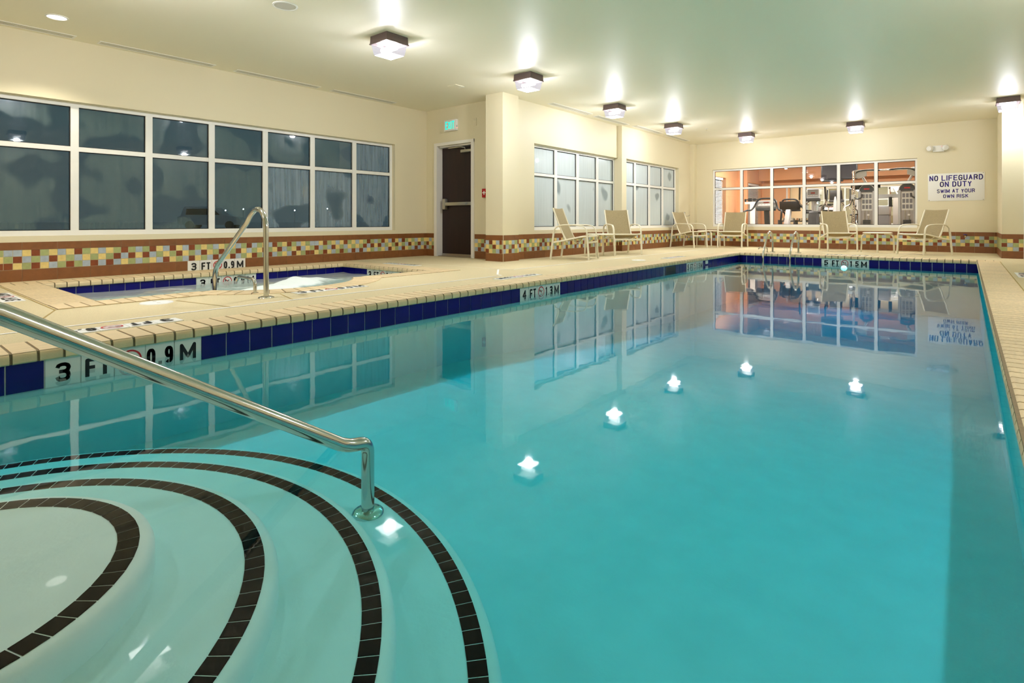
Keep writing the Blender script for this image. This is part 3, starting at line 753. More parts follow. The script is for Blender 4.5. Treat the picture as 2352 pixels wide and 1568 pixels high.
marker(wall_left, frame((XL+.0075, 2.94+.077, .055), (0, 1, 0), (0, 0, 1)), ['3', 'FT', '#', '0.9', 'M'], DM, .154)
def lid(x, y, r, label):
    t = thing('skimmer_lid', label, 'lid', (x, y, 0), group='deck lids')
    part('cover', 'white_plastic', t, lambda bm: lathe(bm, [(0, .007), (r*.85, .007), (r*.97, .005), (r, 0)], 32), True)
    part('lift_slot', 'slot_dark', t, lambda bm: [box(bm, *b) for b in ((-r*.5, -r*.3, -.012, .012, .006, .0078), (r*.3, r*.5, -.012, .012, .006, .0078))])
lid(-5.11, 1.63, .12, 'round white lid in the deck beside the hot tub'); lid(-4.3, 8.6, .12, 'round white lid in the deck beyond the jog of the joint')

# ------------------------------------------------------------------ rails, spouts, ladder
def flange(p, x, y, z, r=.055):
    part('flange', 'chrome', p, lambda bm: lathe(bm, [(.024, .016), (r*.6, .016), (r*.9, .010), (r, .003), (r, 0)], 28, (x, y, z)), True)
t = thing('pool_handrail', 'thick polished steel handrail sloping down into the pool steps', 'handrail', (-1.765, 1.26, -.445))
hx = -1.765
pts = [(hx, -1.35, 0), (hx, -1.35, .86), (hx, -.75, .90), (hx, .235, .452), (hx, 1.155, -.145), (hx, 1.20, -.165), (hx, 1.275, -.175), (hx, 1.275, -.445)]
P = fillet(pts[:3]+[pts[3]], .25, 8)[:-1]+[Vector(pts[3])]+fillet([pts[4], pts[5], pts[6], pts[7]], .045, 6)
part('rail', 'steel', t, lambda bm: tube(bm, P, .0243, 20), True, world=True)
bm = bmesh.new(); lathe(bm, [(.024, .016), (.045, .016), (.058, .008), (.061, 0)], 28, (hx, 1.275, -.445)); obj('flange', bm, 'chrome', t, smooth=True, world=True)
t = thing('hot_tub_handrail', 'bent steel grab rail standing at the hot tub entry', 'handrail', (-4.705, 2.343, 0))
P = [Vector(p) for p in ((0, 0, 0), (-.005, 0, .62))]+smooth_path([(-.005, 0, .62), (-.03, 0, .70), (-.10, 0, .762), (-.19, 0, .770), (-.29, 0, .72), (-.36, 0, .655)], 6)[1:]
P += fillet([P[-1], (-.99, 0, .23), (-1.045, 0, .15), (-1.05, 0, -.30)], .12, 6)[1:]
part('rail', 'steel', t, lambda bm: tube(bm, P, .0225, 18), True); flange(t, 0, 0, 0, .067)
def spout(x, y, rz, label, s=1.0):
    t = thing('fill_spout', label, 'spout', (x, y, 0), rz, group='fill spouts')
    P = fillet([(0, 0, 0), (0, 0, .13*s), (-.33*s, 0, .135*s), (-.37*s, 0, .095*s)], .06, 6)
    part('spout_pipe', 'steel', t, lambda bm: tube(bm, P, .0155*s, 12), True)
    part('collar', 'chrome', t, lambda bm: lathe(bm, [(.016, .008), (.03, .008), (.033, 0)], 20), True)
spout(-5.07, 2.42, 0, 'short bent steel fill spout over the hot tub edge'); spout(-3.27, 12.5, math.radians(70), 'small bent steel spout beside the pool ladder', .8)
t = thing('pool_ladder', 'twin steel ladder rails arching over the far pool edge', 'ladder', (-2.95, 12.62, 0))
for x in (-3.2, -2.7):
    P = [Vector(p) for p in ((x, 12.64, 0), (x, 12.65, .22))]+smooth_path([(x, 12.65, .22), (x, 12.62, .34), (x, 12.54, .415), (x, 12.42, .44), (x, 12.29, .40), (x, 12.18, .31)], 5)[1:]
    P += fillet([P[-1], (x, 11.95, .03), (x, 11.925, -.06), (x, 11.93, -.9)], .10, 5)[1:]
    rl = part('rail', 'steel', t, lambda bm: tube(bm, P, .02, 14), True, world=True)
    bm = bmesh.new(); lathe(bm, [(.021, .014), (.05, .012), (.058, 0)], 24, (x, 12.64, 0)); obj('flange', bm, 'chrome', rl, smooth=True, world=True)
for z in (-.35, -.62): bpart('tread', 'white_plastic', t, (-3.2, -2.7, 11.89, 11.97, z, z+.03), .006, True)

# ------------------------------------------------------------------ ceiling lamps
LAMPS = [(-5.13, 4.0, 'square caged ceiling lamp nearest the camera'), (-4.90, 6.32, 'square caged ceiling lamp in front of the square pier'), (-4.97, 8.98, 'square caged ceiling lamp above the first lounge chairs'),
         (-4.94, 11.55, 'square caged ceiling lamp above the second fogged window'), (-4.10, 13.88, 'square caged ceiling lamp at the left end of the far row'), (-1.84, 13.85, 'square caged ceiling lamp above the fitness room window'),
         (.55, 12.75, 'square caged ceiling lamp before the right hand pier'), (-5.15, 1.6, 'square caged ceiling lamp over the deck beside the pool steps'),
         (.85, 2.6, 'added unseen ceiling lamp over the near right pool edge'), (.85, 6.2, 'added unseen ceiling lamp over the middle right pool edge'),  # both added out of view to brighten the pool
         (-5.15, -.8, 'added unseen ceiling lamp over the near left deck')]  # extra lamp added out of view to lift the left wall and near end
LAMP_LIGHT = bpy.data.lights.new('lamp_light', 'POINT'); LAMP_LIGHT.energy = LAMP_W; LAMP_LIGHT.color = LAMP_COL; LAMP_LIGHT.shadow_soft_size = .055
# photometric distribution of the box lens: most light up and down through the wide faces, less straight out to the side
LAMP_LIGHT.use_nodes = True; _t = LAMP_LIGHT.node_tree; _e = _t.nodes['Emission']
_c = _t.nodes.new('ShaderNodeTexCoord'); _s = _t.nodes.new('ShaderNodeSeparateXYZ'); _a = _t.nodes.new('ShaderNodeMath'); _a.operation = 'ABSOLUTE'
_m = _t.nodes.new('ShaderNodeMapRange'); _m.inputs[3].default_value = .55; _m.inputs[4].default_value = 1.25; _m.inputs[2].default_value = .8
_t.links.new(_c.outputs['Normal'], _s.inputs[0]); _t.links.new(_s.outputs[2], _a.inputs[0]); _t.links.new(_a.outputs[0], _m.inputs[0]); _t.links.new(_m.outputs[0], _e.inputs['Strength'])
LAMP_LIGHT_FAR = LAMP_LIGHT.copy(); LAMP_LIGHT_FAR.energy = LAMP_W*.62
def make_lamp(x, y, label):
    t = thing('ceiling_lamp', label, 'lamp', (x, y, H), group='square ceiling lamps')
    s = .15
    bm = bmesh.new()
    rings = [(s, 0), (s, -.01), (s+.004, -.082), (s+.010, -.086), (s+.010, -.096), (s-.005, -.096), (s-.012, -.085), (s-.03, -.03)]
    L = [[bm.verts.new((a_*r, b_*r, z)) for a_, b_ in ((-1, -1), (1, -1), (1, 1), (-1, 1))] for r, z in rings]
    for q in range(len(L)-1):
        for k in range(4): bm.faces.new([L[q][k], L[q][(k+1) % 4], L[q+1][(k+1) % 4], L[q+1][k]])
    bm.faces.new(L[0][::-1]); bm.faces.new(L[-1])
    obj('housing', bm, 'bronze', t)
    bm = bmesh.new(); rings = [(s-.006, -.094), (s-.012, -.12), (s-.026, -.205), (s-.034, -.216)]
    L = [[bm.verts.new((a_*r, b_*r, z)) for a_, b_ in ((-1, -1), (1, -1), (1, 1), (-1, 1))] for r, z in rings]
    for q in range(len(L)-1):
        for k in range(4): bm.faces.new([L[q][k], L[q][(k+1) % 4], L[q+1][(k+1) % 4], L[q+1][k]])
    bm.faces.new(L[-1]).material_index = 1; obj('lens', bm, ['lens', 'lens_glare'], t)
    part('reflector', 'white_plastic', t, lambda bm: box(bm, -.11, .11, -.11, .11, -.075, -.07))
    part('bulb', 'bulb', t, lambda bm: (tube(bm, [(-.085, .035, -.13), (.085, .035, -.13)], .026, 10), tube(bm, [(-.085, -.035, -.15), (.085, -.035, -.15)], .026, 10)), True)
    ld = LAMP_LIGHT_FAR if y > 12.5 else LAMP_LIGHT
    lo = bpy.data.objects.new('lamp_light', ld); COL.objects.link(lo); lo.parent = t; lo.location = (0, 0, -.222)
    return t
for x, y, lb in LAMPS: make_lamp(x, y, lb)
# recessed downlights over the hot tub
for (x, y, lb) in ((-7.28, 1.41, 'glowing recessed round downlight above the hot tub'),):
    t = thing('downlight', lb, 'lamp', (x, y, H))
    part('trim_ring', 'white_plastic', t, lambda bm: lathe(bm, [(.098, -.001), (.098, -.007), (.084, -.009), (.080, -.002)], 32), True)
    part('diffuser', 'downlight_glow', t, lambda bm: lathe(bm, [(0, -.004), (.082, -.004)], 32))
    ld = bpy.data.lights.new('downlight_beam', 'SPOT'); ld.energy = 60; ld.color = (1, .93, .80); ld.spot_size = math.radians(116); ld.spot_blend = .35; ld.shadow_soft_size = .07
    lo = bpy.data.objects.new('downlight_beam', ld); COL.objects.link(lo); lo.parent = t; lo.location = (0, 0, -.02)
t = thing('ceiling_speaker', 'round white ceiling speaker with grey grille', 'speaker', (-5.165, 2.763, H))
part('rim', 'white_plastic', t, lambda bm: lathe(bm, [(.118, 0), (.118, -.007), (.104, -.010), (.100, -.006)], 32), True)
part('grille', 'grille_grey', t, lambda bm: lathe(bm, [(0, -.007), (.101, -.0065)], 32))
SLOTS = [('y', -7.93, .35, 1.70, 'slot air diffuser leftmost along the window wall'), ('y', -7.93, 1.92, 3.22, 'second slot air diffuser from the left along the window wall'), ('y', -7.93, 3.5, 4.80, 'third slot air diffuser from the left along the window wall'),
         ('y', -7.93, 5.03, 6.30, 'slot air diffuser nearest the exit door corner'), ('y', -5.77, 8.08, 9.42, 'slot air diffuser just past the square pier'), ('y', -5.77, 9.65, 10.95, 'slot air diffuser above the seam of the two fogged windows'),
         ('y', -5.70, 11.2, 12.57, 'slot air diffuser above the last fogged window'), ('y', -5.70, 12.9, 14.2, 'slot air diffuser nearest the far left corner')]
for ax, x, a0, a1, lb in SLOTS:
    t = thing('air_diffuser', lb, 'vent', (x, (a0+a1)/2, H), group='slot air diffusers'); l = (a1-a0)/2
    part('frame', 'white_plastic', t, lambda bm: [box(bm, *b) for b in ((-.075, -.05, -l, l, -.004, 0), (.05, .075, -l, l, -.004, 0), (-.05, .05, -l, -l+.02, -.004, 0), (-.05, .05, l-.02, l, -.004, 0))])
    part('slot_back', 'slot_dark', t, lambda bm: box(bm, -.05, .05, -l+.02, l-.02, -.002, 0))
    for k in (-.017, .017): part('vane', 'grille_grey', t, lambda bm: box(bm, k-.003, k+.003, -l+.02, l-.02, -.004, -.002))
t = thing('smoke_plate', 'small pale plate with a bright edge on the ceiling near the door', 'plate', (-6.19, 6.12, H)); part('plate', 'ceiling_paint', t, lambda bm: box(bm, -.09, .09, -.09, .09, -.006, 0)); part('edge', 'white_plastic', t, lambda bm: box(bm, -.02, .09, .085, .095, -.012, 0))
t = thing('sprinkler', 'tiny ceiling sprinkler head near the far row of lamps', 'sprinkler', (-4.6, 12.6, H))
part('escutcheon', 'white_plastic', t, lambda bm: lathe(bm, [(.035, 0), (.033, -.006), (.012, -.008), (0, -.008)], 20), True); part('deflector', 'chrome', t, lambda bm: (tube(bm, [(0, 0, -.006), (0, 0, -.04)], .006, 8), lathe(bm, [(0, -.04), (.018, -.042), (0, -.044)], 12)))

# ------------------------------------------------------------------ wall fittings
t = thing('exit_sign', 'white exit sign with green glowing letters above the door', 'sign', (-7.374, YD, 2.335))
bpart('box', 'white_plastic', t, (-.16, .16, -.055, 0, 0, .205), .005)
link('letters', text_mesh('EXIT', .235, .145, 'exit_glow', .125, .001), t, M=frame((0, -.0555, .103), (1, 0, 0), (0, 0, 1)))
part('test_window', 'grey_plastic', t, lambda bm: box(bm, .159, .1615, -.04, -.022, .06, .09)); part('indicator', 'led_red', t, lambda bm: box(bm, .159, .163, -.036, -.026, .042, .052))
t = thing('wall_plate', 'blank cream cover plate beside the exit sign', 'plate', (-6.784, YD, 2.37)); bpart('plate', 'paint', t, (-.04, .04, -.012, 0, 0, .135), .004)
part('screw', 'satin_metal', t, lambda bm: [tube(bm, [(0, -.012, z), (0, -.0145, z)], .004, 8) for z in (.03, .105)])
t = thing('fire_pull_station', 'red fire alarm pull station on the wall beside the door', 'alarm', (-6.52, YD, 1.08))
bpart('case', 'red_device', t, (-.055, .055, -.05, 0, 0, .155), .006)
part('pull_handle', 'white_plastic', t, lambda bm: (box(bm, -.035, .035, -.056, -.049, .075, .093), box(bm, -.009, .009, -.0565, -.049, .045, .115)))
t = thing('notice_sign', 'white no lifeguard on duty sign with blue lettering', 'sign', (-.18, YF, 1.395))
bpart('board', 'white_plastic', t, (-.47, .47, -.008, 0, -.295, .295), .002)
for s, w, h, x, z in (('NO LIFEGUARD', .89, .115, 0, .195), ('ON DUTY', .53, .115, 0, .062), ('SWIM AT YOUR', .63, .082, 0, -.085), ('OWN RISK', .42, .078, 0, -.195)):
    link('lettering', text_mesh(s, w, h, 'blue_print', .165, .0006), t, M=frame((x, -.0081, z), (1, 0, 0), (0, 0, 1)))
for x in (-.45, .45):
    for z in (-.28, .28): part('screw', 'brass', t, lambda bm: tube(bm, [(x, -.008, z), (x, -.011, z)], .008, 8))
t = thing('emergency_light', 'white twin-head emergency light above the no lifeguard sign', 'lamp', (-.47, YF, 2.16))
bpart('body', 'white_plastic', t, (-.10, .10, -.07, 0, 0, .135), .01)
for x in (-.145, .125):
    hd = part('lamp_head', 'white_plastic', t, lambda bm: lathe(bm, [(0, .05), (.04, .045), (.062, .0), (.058, -.008)], 24), True)
    hd.location = (x, -.09, .075); hd.rotation_euler = (PI/2+.15, 0, .35 if x > 0 else -.25)
    part('lens_face', 'chrome', hd, lambda bm: lathe(bm, [(0, -.004), (.056, -.006)], 24))
part('indicator', 'led_red', t, lambda bm: box(bm, .055, .063, -.072, -.07, .108, .116))
t = thing('hose_spigot', 'small brass hose spigot with a blue tag on the tiled wall', 'spigot', (-.02, YF, .36))
part('spout', 'brass', t, lambda bm: tube(bm, fillet([(0, 0, 0), (0, -.07, 0), (0, -.085, -.04)], .02), .014, 10), True)
part('tag', 'blue_tag', t, lambda bm: lathe(bm, [(0, .03), (.032, .028), (.034, .018), (0, .016)], 20, (0, -.05, 0)))
t = thing('wall_hook', 'grey metal hook on the wall near the far corner', 'hook', (X3, 14.55, .80))
part('hook', 'satin_metal', t, lambda bm: tube(bm, smooth_path([(.012, -.04, .11), (.012, -.03, .04), (.02, .0, .0), (.06, .07, .0), (.08, .12, .03)], 5), .008, 8), True); part('backplate', 'satin_metal', t, lambda bm: box(bm, 0, .006, -.06, -.01, .02, .11))
t = thing('wall_sconce', 'lit amber wall sconce on the right wall', 'lamp', (2.5, 10.8, 1.55))
part('backplate', 'sconce_metal', t, lambda bm: box(bm, -.02, 0, -.06, .06, .05, .3)); part('shade', 'sconce_glow', t, lambda bm: lathe(bm, [(0, 0), (.07, .0), (.11, .36), (0, .36)], 16, (-.13, 0, 0)), True); part('band', 'sconce_metal', t, lambda bm: lathe(bm, [(.082, .06), (.086, .06), (.09, .09), (.086, .09)], 16, (-.13, 0, 0)))

# ------------------------------------------------------------------ lounge chairs and side tables
def make_chair(label):
    t = thing('lounge_chair', label, 'chair', group='sling lounge chairs')
    for s in (-1, 1):
        x = .285*s
        arm = smooth_path([(x, -.305, .40), (x, -.292, .50), (x, -.25, .565), (x, -.17, .590), (x, .05, .600), (x, .20, .585), (x, .275, .535), (x, .300, .45)], 5)
        part('armrest', 'cream_metal', t, lambda bm: tube(bm, arm, .019, 8, flat=.6, up=(0, 1, .3)), True)
        part('leg', 'cream_metal', t, lambda bm: tube(bm, [(x, -.305, .41), (x, -.335, 0)], .019, 8), True)
        part('leg', 'cream_metal', t, lambda bm: tube(bm, [(x, .300, .46), (x, .36, 0)], .019, 8), True)
        sr = smooth_path([(x*.93, -.315, .405), (x*.93, -.22, .400), (x*.93, -.05, .365), (x*.93, .12, .33), (x*.98, .325, .29)], 5)
        part('seat_rail', 'cream_metal', t, lambda bm: tube(bm, sr, .015, 8), True)
        br = smooth_path([(x*.88, .06, .30), (x*.88, .13, .42), (x*.88, .215, .61), (x*.88, .325, .895)], 5)
        part('back_rail', 'cream_metal', t, lambda bm: tube(bm, br, .014, 8), True)
    part('front_bar', 'cream_metal', t, lambda bm: box(bm, -.285, .285, -.325, -.295, .285, .315))
    part('seat_front_bar', 'cream_metal', t, lambda bm: tube(bm, [(-.27, -.315, .402), (.27, -.315, .402)], .014, 8), True)
    part('rear_bar', 'cream_metal', t, lambda bm: tube(bm, [(-.29, .315, .30), (.29, .315, .30)], .012, 8), True)
    part('spreader', 'cream_metal', t, lambda bm: tube(bm, smooth_path([(-.26, -.05, .35), (-.12, -.03, .29), (.12, -.03, .29), (.26, -.05, .35)], 5), .010, 6), True)
    def sling(pts, hw, sag, m=9):
        def fn(bm):
            P = smooth_path(pts, 5); rows = []
            for side in (0, 1):
                rr = []
                for p in P:
                    nrm = Vector((0, 0, 1))
                    rr.append([bm.verts.new((hw*(2*k/(m-1)-1), p.y, p.z-sag*(1-(2*k/(m-1)-1)**2)-side*.004)) for k in range(m)])
                rows.append(rr)
            for side in (0, 1):
                for q in range(len(P)-1):
                    for k in range(m-1): bm.faces.new([rows[side][q][k], rows[side][q][k+1], rows[side][q+1][k+1], rows[side][q+1][k]])
            for q in range(len(P)-1):
                for k in (0, m-1): bm.faces.new([rows[0][q][k], rows[0][q+1][k], rows[1][q+1][k], rows[1][q][k]])
            for q in (0, len(P)-1):
                for k in range(m-1): bm.faces.new([rows[0][q][k], rows[0][q][k+1], rows[1][q][k+1], rows[1][q][k]])
        return fn
    part('seat_sling', 'sling', t, sling([(0, -.32, .414), (0, -.22, .408), (0, -.05, .372), (0, .12, .338), (0, .16, .335)], .258, .018), True)
    part('back_sling', 'sling', t, sling([(0, .085, .345), (0, .13, .425), (0, .217, .615), (0, .327, .90)], .245, .012), True)
    return t
CH = [(-5.35, 8.25, 105, 'tan sling lounge chair nearest the square pier'), (-5.42, 10.09, 50, 'tan sling lounge chair turned between the two fogged windows'), (-5.46, 13.72, 78, 'tan sling lounge chair in the far left corner below the hook'),
      (-4.58, 14.36, 5, 'tan sling lounge chair under the left end of the fitness room window'), (-2.22, 14.15, 24, 'tan sling lounge chair in the middle of the fitness room window'), (-.665, 13.82, -38, 'tan sling lounge chair below the no lifeguard sign')]
ch0 = make_chair(CH[0][3]); ch0.location = (CH[0][0], CH[0][1], 0); ch0.rotation_euler = (0, 0, math.radians(CH[0][2]))
for x, y, a_, lb in CH[1:]: dup(ch0, (x, y, 0), math.radians(a_), lb)
def make_table(label):
    t = thing('side_table', label, 'table', group='round side tables')
    part('tabletop', 'cream_metal', t, lambda bm: lathe(bm, [(0, .425), (.25, .425), (.268, .420), (.272, .412), (.266, .402), (.24, .400), (0, .402)], 36), True)
    for k in range(4):
        a_ = k*PI/2-PI/2; c, s = math.cos(a_), math.sin(a_)
        P = smooth_path([(c*.12, s*.12, .395), (c*.21, s*.21, .390), (c*.265, s*.265, .355), (c*.285, s*.285, .28), (c*.295, s*.295, 0)], 5)
        part('leg', 'cream_metal', t, lambda bm: tube(bm, P, .0165, 8), True)
    return t
tb = make_table('round cream side table between the chairs by the square pier'); tb.location = (-5.42, 9.22, 0); tb.rotation_euler = (0, 0, .3)
dup(tb, (-5.20, 14.36, 0), .6, 'round cream side table in the far left corner'); dup(tb, (-1.475, 14.12, 0), .1, 'round cream side table left of the no lifeguard sign')

# ------------------------------------------------------------------ fitness room behind the far window
GX0, GX1, GY0, GY1 = -5.9, 1.2, YF+.16, 20.7
struct('wall_gym_left', [(GX0-.15, GX0, GY0, 16.9, B, H), (GX0-.15, GX0, 17.85, 19.03, B, H), (GX0-.15, GX0, 16.9, 17.85, B, .3), (GX0-.15, GX0, 16.9, 17.85, 2.03, H),
    (GX0-.15, -5.6, 19.03, 19.14, B, H), (GX0-.15, -5.6, 20.55, GY1, B, H), (GX0-.15, -5.6, 19.14, 20.55, B, .3), (GX0-.15, -5.6, 19.14, 20.55, 1.94, H)], 'gym_orange', 'orange side wall of the fitness room with two blinds')
struct('wall_gym_far', [(GX0-.15, GX1+.1, GY1, GY1+.15, B, H), (GX0-.15, GX1, GY1-.35, GY1, 2.06, H)], 'gym_orange', 'orange back wall of the fitness room with soffit')
struct('wall_gym_right', [(GX1, GX1+.15, GY0, GY1, B, H)], 'gym_orange', 'orange right wall of the fitness room')
struct('floor_gym', [(GX0-.1, GX1+.1, GY0-.0, GY1+.1, -.1, 0)], 'gym_floor', 'dark floor of the fitness room', 'floor')
struct('ceiling_gym', [(GX0-.15, GX1+.15, GY0, GY1+.15, H, H+.1)], 'gym_ceiling', 'pale ceiling of the fitness room', 'ceiling')
for i, (x, y, lb) in enumerate(((-4.2, 17.2, 'bright ceiling panel light over the treadmills'), (-1.6, 17.2, 'bright ceiling panel light over the cable machine'))):
    t = thing('panel_light', lb, 'lamp', (x, y, H), group='fitness room panel lights')
    part('frame', 'white_frame', t, lambda bm: [box(bm, *b) for b in ((-.62, .62, -.32, -.3, -.03, 0), (-.62, .62, .3, .32, -.03, 0), (-.62, -.6, -.3, .3, -.03, 0), (.6, .62, -.3, .3, -.03, 0))])
    part('diffuser', 'panel_glow', t, lambda bm: box(bm, -.6, .6, -.3, .3, -.02, -.01))
    ld = bpy.data.lights.new('panel_beam', 'AREA'); ld.shape = 'RECTANGLE'; ld.size = 1.2; ld.size_y = .6; ld.energy = 95; ld.color = (1, .95, .88)
    lo = bpy.data.objects.new('panel_beam', ld); COL.objects.link(lo); lo.parent = t; lo.location = (0, 0, -.03)
def blind(x, y0, y1, z0, z1, label):
    t = thing('window_blind', label, 'blind', (x, (y0+y1)/2, z0), group='slatted white blinds'); l = (y1-y0)/2; h = z1-z0
    bpart('head_box', 'blind_white', t, (-.03, .03, -l, l, h-.07, h)); n_ = int((h-.09)/.043)
    bm = bmesh.new(); v = box(bm, -.024, .024, -l+.01, l-.01, -.0012, .0012)
    for q in v: q.co.z -= q.co.x*.8
    me = to_mesh('slat', bm, 'blind_white')
    for k in range(n_): link('slat', me, t, (0, 0, .03+k*.043))
    for yy in (-l*.6, l*.6): part('ladder_tape', 'blind_white', t, lambda bm: box(bm, -.026, -.024, yy-.012, yy+.012, .02, h-.07))
    bpart('bottom_rail', 'blind_white', t, (-.025, .025, -l+.01, l-.01, 0, .02))
blind(GX0-.05, 16.93, 17.64, .32, 2.02, 'white slatted blind at the front of the fitness room'); blind(-5.65, 19.16, 20.42, .32, 1.93, 'white slatted blind deeper in the fitness room')
t = thing('wall_mirror', 'wide mirror on the back wall of the fitness room', 'mirror', (-1.8, GY1, .2))
bpart('mirror_glass', 'mirror', t, (-2.95, 2.9, -.012, 0, 0, 1.63)); bpart('edge_trim', 'white_frame', t, (-3.0, -2.95, -.02, 0, 0, 1.63))
t = thing('television', 'black flat television hung from the fitness room ceiling', 'television', (-2.8, 18.0, 1.84))
bpart('screen_case', 'black_plastic', t, (-.45, .45, 0, .07, 0, .55), .01); bpart('screen', 'tv_black', t, (-.42, .42, -.004, 0, .035, .52)); bpart('ceiling_bracket', 'black_plastic', t, (-.03, .03, .03, .07, .5, .95)); bpart('speaker_bar', 'black_plastic', t, (-.43, .1, -.02, .06, -.05, 0), .01)
def thk(y, dy=.0): return y+dy
# treadmill facing away from the pool, console towards us
def treadmill(x, y, rz, label, back=False):
    t = thing('treadmill', label, 'treadmill', (x, y, 0), rz, group='treadmills')
    bpart('deck', 'dark_plastic', t, (-.40, .40, -.98, .35, 0, .20), .03); bpart('belt', 'rubber', t, (-.26, .26, -.96, .1, .2, .208)); bpart('motor_cover', 'silver_paint', t, (-.38, .38, .02, .42, .18, .30), .04)
    for s in (-1, 1):
        part('side_rail', 'rubber', t, lambda bm: tube(bm, smooth_path([(s*.40, -.75, .32), (s*.46, -.72, .62), (s*.47, -.62, .88), (s*.44, -.42, .955), (s*.36, -.22, .97), (s*.30, -.10, 1.06), (s*.245, -.02, 1.20), (s*.17, .03, 1.285), (0, .04, 1.30)], 5), .024, 8), True)
    part('upright', 'silver_paint' if back else 'dark_plastic', t, lambda bm: (prism(bm, [(.22, .2), (.36, .2), (.12, 1.0), (.0, 1.0)], 'x', -.065, .065), bev(bm, .012)), True)
    cs = part('console', 'black_plastic' if back else 'grey_plastic', t, lambda bm: (prism(bm, [(-.12, 1.06), (.06, 1.24), (.12, 1.24), (.10, 1.00), (-.06, .98)], 'x', -.26, .26), bev(bm, .015)), True)
    part('display_panel', 'silver_paint', cs, lambda bm: prism(bm, [(-.10, 1.084), (.045, 1.229), (.041, 1.233), (-.104, 1.088)], 'x', -.20, .20))
    part('led_display', 'lcd_red', cs, lambda bm: prism(bm, [(-.02, 1.168), (.01, 1.198), (.006, 1.202), (-.024, 1.172)], 'x', -.07, .07))
    for k in range(5): part('button', 'white_plastic', cs, lambda bm: prism(bm, [(-.075, 1.113), (-.055, 1.133), (-.059, 1.137), (-.079, 1.117)], 'x', -.17+k*.08, -.13+k*.08))
    part('console_tray', 'dark_plastic', t, lambda bm: (box(bm, -.24, .24, -.16, .06, .95, 1.0), bev(bm, .02)), True)
    return t
treadmill(-4.33, 16.45, .10, 'grey treadmill with its console facing the pool'); treadmill(-3.98, 17.6, PI-.25, 'treadmill with its console turned away behind the other treadmill', True)
def elliptical(x, y, rz, label, back=False):
    t = thing('elliptical_trainer', label, 'exercise machine', (x, y, 0), rz, group='elliptical trainers')
    bpart('base', 'silver_paint', t, (-.28, .28, -.9, .5, .02, .12), .03)
    part('drive_cover', 'dark_plastic', t, lambda bm: (prism(bm, [(-.25, .1), (.35, .1), (.22, .88), (.10, .94), (-.02, .92), (-.15, .55)], 'x', -.11, .11), bev(bm, .03)), True)
    part('mast', 'silver_paint', t, lambda bm: tube(bm, [(0, .10, .85), (0, .02, 1.35)], .05, 10), True)
    cs = part('console', 'black_plastic' if back else 'silver_paint', t, lambda bm: (prism(bm, [(-.10, 1.28), (-.02, 1.54), (.06, 1.54), (.07, 1.24)], 'x', -.15, .15), bev(bm, .02)), True)
    part('console_face', 'grey_plastic', cs, lambda bm: prism(bm, [(-.090, 1.315), (-.028, 1.515), (-.034, 1.518), (-.096, 1.318)], 'x', -.125, .125))
    part('led_display', 'lcd_red', cs, lambda bm: prism(bm, [(-.066, 1.40), (-.054, 1.44), (-.059, 1.442), (-.071, 1.402)], 'x', -.05, .05))
    for k in range(6): part('button', 'white_plastic', cs, lambda bm: prism(bm, [(-.086, 1.335), (-.079, 1.358), (-.084, 1.360), (-.091, 1.337)], 'x', -.115+k*.04, -.09+k*.04))
    part('console_tray', 'dark_plastic', t, lambda bm: (box(bm, -.17, .17, -.13, .07, 1.20, 1.28), bev(bm, .02)), True)
    for s in (-1, 1):
        h = part('swing_arm', 'satin_metal', t, lambda bm: tube(bm, smooth_path([(s*.19, .05, .90), (s*.21, -.02, 1.05), (s*.29, -.12, 1.12), (s*.31, -.16, 1.24), (s*.30, -.18, 1.56)], 5), .017, 8), True)
        part('hand_grip', 'rubber', h, lambda bm: tube(bm, [(s*.31, -.16, 1.24), (s*.30, -.18, 1.57)], .022, 8), True)
        part('fixed_grip', 'chrome', t, lambda bm: tube(bm, smooth_path([(s*.05, 0, 1.22), (s*.10, -.12, 1.18), (s*.13, -.2, 1.12), (s*.08, -.22, 1.10)], 4), .014, 8), True)
        part('crank_arm', 'satin_metal', t, lambda bm: tube(bm, smooth_path([(s*.19, .05, .90), (s*.20, .0, .72), (s*.24, -.1, .62), (s*.2, -.2, .5)], 4), .016, 8), True)
        bpart('pedal', 'rubber', t, (s*.2-.07, s*.2+.07, -.55, -.2, .30, .34), .01)
    part('cross_axle', 'dark_plastic', t, lambda bm: tube(bm, [(-.26, .05, .90), (.26, .05, .90)], .03, 8), True)
elliptical(-3.20, 16.7, .05, 'elliptical trainer with lit grey console facing the pool'); elliptical(-2.86, 17.95, PI-.2, 'elliptical trainer showing the black back of its console', True)
# balance scale
t = thing('balance_scale', 'white upright balance scale with dark beam before the blind', 'scale', (-5.28, 18.5, 0), .1)
bpart('platform', 'black_plastic', t, (-.17, .17, -.35, .15, .02, .10), .01); bpart('column', 'white_plastic', t, (-.075, .075, -.03, .03, .1, 1.22), .01); bpart('head_plate', 'white_plastic', t, (-.23, .20, -.02, .02, 1.20, 1.28), .01)
part('beam', 'black_plastic', t, lambda bm: (box(bm, -.22, .24, -.012, .012, 1.33, 1.36), box(bm, -.13, -.02, -.03, .03, 1.29, 1.39), box(bm, .02, .1, -.025, .025, 1.31, 1.38), box(bm, -.24, -.19, -.02, .02, 1.28, 1.37)))
